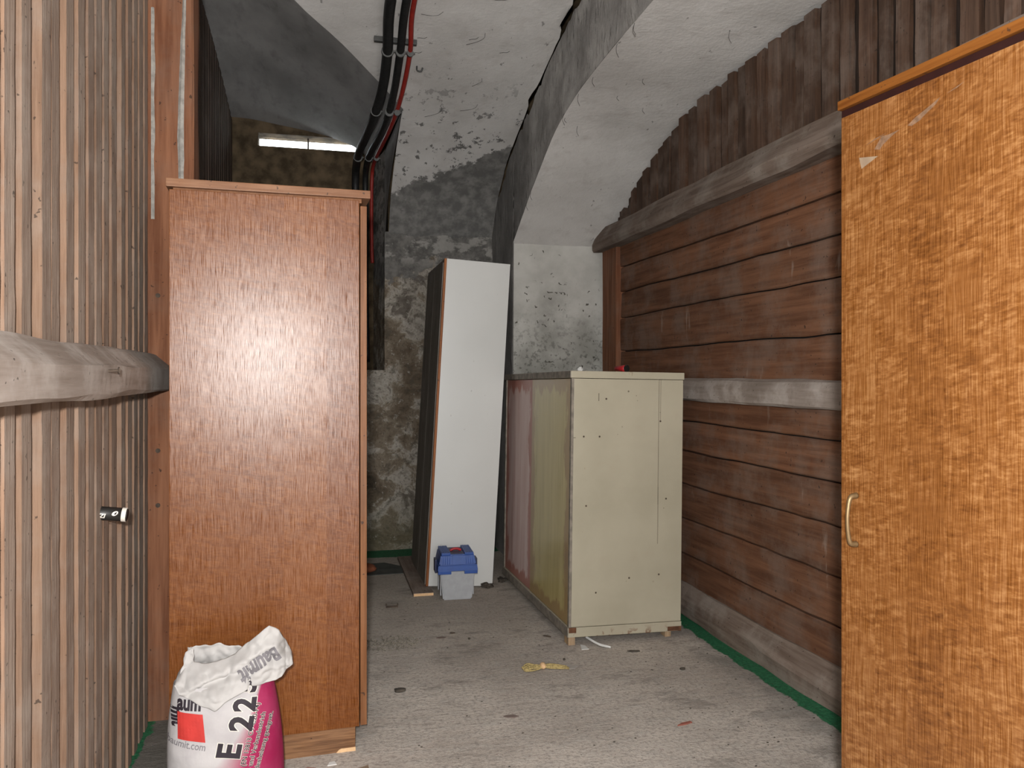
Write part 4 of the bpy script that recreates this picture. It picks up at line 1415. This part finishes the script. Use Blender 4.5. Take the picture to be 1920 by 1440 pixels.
lump('dirt_clod', 750, 1297, 0.024, 0.016, 0.008, M['dirt'], 'black flattened clod of dirt beside the brown wardrobe', 'dirt')
lump('dirt_clod', 1280, 1256, 0.012, 0.008, 0.006, M['dirt'], 'small dark clod on the floor before the beige cabinet', 'dirt')
lump('dirt_clod', 1058, 1238, 0.006, 0.006, 0.005, M['dirt'], 'tiny dark crumb above the tan cord', 'dirt')
lump('dirt_clod', 880, 1199, 0.006, 0.006, 0.005, M['dirt'], 'tiny dark crumb on the floor below the toolbox', 'dirt')
lump('twig', 1188, 1222, 0.03, 0.006, 0.004, M['dirt'], 'thin dark twig in front of the beige cabinet base', 'twig', R(-12))
lump('twig', 1026, 1194, 0.02, 0.005, 0.004, M['rust'], 'short dark twig beside the beige cabinet corner', 'twig', R(-40))
lump('wood_chip', 848, 1188, 0.014, 0.006, 0.004, M['rust'], 'little brown wood chip lying below the toolbox', 'chip')
lump('brick_fragment', 690, 1073, 0.05, 0.04, 0.03, M['terracotta'], 'reddish brick fragment half hidden by the brown wardrobe', 'brick')
lump('dirt_clod', 912, 1101, 0.032, 0.03, 0.012, M['dirt'], 'dark dirt heap at the base of the white cabinet', 'dirt', 0, 1.1, None, 3)
lump('dirt_clod', 942, 1090, 0.026, 0.04, 0.012, M['dirt'], 'dark dirt heap between white and beige cabinet', 'dirt', 0, 1.1, None, 3)
sliver('dry_leaf', 958, 1344, [(-0.028, 0.0), (-0.012, 0.013), (0.01, 0.014), (0.028, -0.004), (0.012, -0.012), (-0.012, -0.010)], 0.0015, M['leaf'], 'single dry brown leaf alone on the open floor', 'leaf', R(-8), 0.05)
sliver('dry_leaf', 827, 1196, [(-0.025, 0.0), (-0.012, 0.013), (0.01, 0.014), (0.025, -0.004), (0.012, -0.012), (-0.012, -0.010)], 0.0015, M['leaf'], 'faded flat leaf on the floor below the toolbox', 'leaf', R(8), 0.03)
sliver('red_splinter', 1283, 1358, [(-0.03, -0.004), (-0.005, 0.007), (0.03, 0.009), (0.032, -0.001), (0.0, -0.006)], 0.004, M['red_chip'], 'reddish wood splinter on the open floor near the green edge', 'splinter', R(8))
sliver('rubber_mat', 716, 1068, [(-0.17, -0.14), (0.12, -0.13), (0.15, 0.02), (0.03, 0.17), (-0.17, 0.15)], 0.004, M['mat'], 'dark rubber mat scrap by the back wall', 'mat')
# bracket
BK = empty('iron_bracket', (*floor_at(735, 1139), 0.0), R(-3))
tag(BK, 'small rusty flat iron bracket with bent ends on the floor', 'bracket')
box('bar', -0.031, 0.031, -0.004, 0.004, 0.0, 0.009, M['rust'], BK, 0.001)
for s in (-1, 1): box('bent_end', s * 0.029 - 0.003, s * 0.029 + 0.003, -0.004, 0.004, 0.009, 0.02, M['rust'], BK, 0.001)
# tan cord bundle
TC = empty('cord_bundle', (*floor_at(1018, 1254), 0.0), R(2))
tag(TC, 'tan cord bundle tied with a knot in the middle of the floor', 'cord')
for k in range(8):
    bm = bmesh.new()
    o1 = (k - 3.5) * 0.0045
    pts = [(-0.085 + 0.012 * random.random(), o1 * 1.2 + 0.004, 0.004), (-0.055, o1 * 2.0 + 0.006, 0.007 + 0.006 * (k % 2)), (-0.025, o1 * 1.1, 0.007 + 0.004 * (k % 3)), (0.0, o1 * 0.6, 0.009 + 0.003 * (k % 2)),
           (0.04, o1 * 1.3 - 0.004, 0.007 + 0.003 * (k % 3)), (0.085 + 0.02 * random.random(), o1 * 1.1 - 0.016, 0.003)]
    add_tube(bm, spline(pts, 5), 0.0035, 6)
    obj('strand', bm, M['tan_cord'], TC, True)
bm = bmesh.new(); bmesh.ops.create_uvsphere(bm, u_segments=14, v_segments=10, radius=1)
for v in bm.verts: v.co = Vector((v.co.x * 0.012, v.co.y * 0.020, v.co.z * 0.013 + 0.013)) * (1 + 0.08 * nz(v.co, 3))
obj('knot', bm, M['raw_chip'], TC, True)
sliver('film_scrap', 1062, 1252, [(-0.06, 0.01), (-0.02, 0.028), (0.02, 0.034), (0.055, 0.006), (0.03, -0.02), (-0.02, -0.012)], 0.001, M['grey_film'], 'greyish scrap of film under the end of the tan cord', 'scrap')
# crumpled white paper below the cabinet
def paper_strip(name, pts, w, label):
    P = spline(pts, 6); bm = bmesh.new(); prev = None
    for i, p in enumerate(P):
        t = i / (len(P) - 1); ww = w * (1 - 0.6 * t) * (1 + 0.3 * nz((t * 6, 1, 1)))
        cur = [bm.verts.new((p.x - ww * 0.3, p.y - ww, p.z)), bm.verts.new((p.x, p.y, p.z + 0.006)), bm.verts.new((p.x + ww * 0.3, p.y + ww, p.z))]
        if prev:
            for q in range(2): bm.faces.new([prev[q], prev[q + 1], cur[q + 1], cur[q]])
        prev = cur
    o = obj(name, bm, M['paper'])
    m = o.modifiers.new('s', 'SOLIDIFY'); m.thickness = 0.001
    return tag(o, label, 'paper')
x0, y0 = floor_at(1102, 1206); x1, y1 = floor_at(1122, 1212); x2, y2 = floor_at(1145, 1215)
paper_strip('paper_strip', [(x0, y0 + 0.03, 0.02), (x1, y1, 0.010), (x2, y2, 0.002)], 0.016, 'twisted white paper strip sticking out below the beige cabinet')
sliver('paper_scrap', 1096, 1216, [(-0.018, -0.014), (0.016, -0.014), (0.014, 0.03), (-0.002, 0.05)], 0.002, M['paper'], 'small white paper wedge next to the block below the beige cabinet', 'paper')
# torn cardboard in the bottom foreground
sliver('cardboard_scrap', 672, 1447, [(-0.055, -0.04), (0.03, -0.04), (0.034, 0.026), (-0.012, 0.012), (-0.045, 0.0), (-0.05, 0.02)], 0.004, M['cardboard'], 'torn brown cardboard scrap before the wardrobe plinth', 'cardboard', R(4))
sliver('cardboard_scrap', 578, 1446, [(-0.04, -0.03), (0.03, -0.03), (0.022, 0.008), (0.0, 0.016), (-0.03, 0.012)], 0.004, M['red_chip'], 'reddish torn scrap between cement bag and cardboard', 'cardboard')
sliver('paper_scrap', 624, 1432, [(-0.016, -0.012), (0.012, -0.01), (0.006, 0.012), (-0.01, 0.008)], 0.002, M['paper'], 'tiny white scrap before the wardrobe plinth', 'paper')
# gravel spill
bm = bmesh.new()
gx, gy = floor_at(738, 1206)
for k in range(420):
    a = random.random() * 2 * math.pi; r_ = random.random() ** 0.6
    x, y = gx - 0.02 + 0.15 * r_ * math.cos(a), gy + 0.10 * r_ * math.sin(a)
    s = random.uniform(0.0015, 0.0045)
    t = bmesh.ops.create_icosphere(bm, subdivisions=1, radius=s)
    for v in t['verts']: v.co = Vector((v.co.x * 1.2 + x, v.co.y + y, v.co.z * 0.7 + s * 0.5))
tag(obj('gravel', bm, M['gravel'], None, True), 'patch of spilled gravel on the floor beside the brown wardrobe', 'gravel', kind='stuff')
bm = bmesh.new()
for k in range(230):
    x, y = random.uniform(0.1, 1.75), random.uniform(2.2, 4.6)
    if random.random() < 0.4: x = 1.75 - abs(random.gauss(0, 0.25))
    if x < 0.22 or (0.6 < x < 0.9 and y > 4.1) or (x > 1.05 and y > 3.3 and x < 1.68): continue
    s = random.uniform(0.001, 0.0032)
    t = bmesh.ops.create_icosphere(bm, subdivisions=1, radius=s)
    for v in t['verts']: v.co = Vector((v.co.x * random.uniform(1, 2) + x, v.co.y + y, v.co.z * 0.6 + s * 0.5))
tag(obj('crumbs', bm, M['dirt'], None, True), 'dark crumbs of dirt strewn over the concrete floor', 'dirt', kind='stuff')

# on top of the beige cabinet
RT = empty('red_tube', (1.402, 3.47, 1.2185), R(-62))
tag(RT, 'red tube with black cap lying on the beige cabinet', 'tube')
bm = bmesh.new(); add_tube(bm, [(-0.05, 0, 0.016), (0.0, 0, 0.016), (0.012, 0, 0.016)], [0.010, 0.0155, 0.016], 14); obj('body', bm, M['red_plastic'], RT, True)
bm = bmesh.new(); add_tube(bm, [(0.012, 0, 0.016), (0.02, 0, 0.016)], 0.0162, 14); obj('cap', bm, M['black'], RT, False)
bm = bmesh.new(); bmesh.ops.create_icosphere(bm, subdivisions=2, radius=1.0)
for v in bm.verts: v.co = Vector((v.co.x * 0.014, v.co.y * 0.02, max(0, v.co.z * 0.012 + 0.008))) * (1 + 0.4 * nz(v.co, 2, 4))
o = obj('paper_scrap', bm, M['paper']); o.location = (1.215, 3.55, 1.2215)
tag(o, 'small crumpled white paper on top of the beige cabinet', 'paper')

# cobweb strands and hair cracks hanging on the vault
M['web'] = plain('dusty_cobweb', (0.012, 0.011, 0.010), 0.95, 0.1)
random.seed(9)
for k in range(16):
    x, y = random.uniform(0.55, 1.2), random.uniform(3.4, 4.9)
    a = random.uniform(-0.6, 0.6) + math.pi / 2; L = random.uniform(0.04, 0.13)
    pts = [(x + math.cos(a + 1.2 * t) * L * t, y + math.sin(a + 1.2 * t) * L * t) for t in (0, 0.33, 0.66, 1.0)]
    bm = bmesh.new(); add_tube(bm, spline([(p, q, VAULT(q) - 0.004 - (0.012 if j == 3 else 0)) for j, (p, q) in enumerate(pts)], 4), 0.0009, 5)
    obj('cobweb_strand', bm, M['web'], ceiling)
for k in range(14):
    y = random.uniform(2.9, 4.6)
    x = XRIB + random.uniform(-0.004, 0.02) if k < 9 else random.uniform(1.3, 1.75)
    L = random.uniform(0.02, 0.06)
    z = ARCH(y)
    bm = bmesh.new(); add_tube(bm, spline([(x, y, z + 0.003), (x - 0.004, y + 0.005, z - L * 0.5), (x + 0.006, y + 0.002, z - L)], 4), 0.0008, 5)
    obj('cobweb_strand', bm, M['web'], wa)
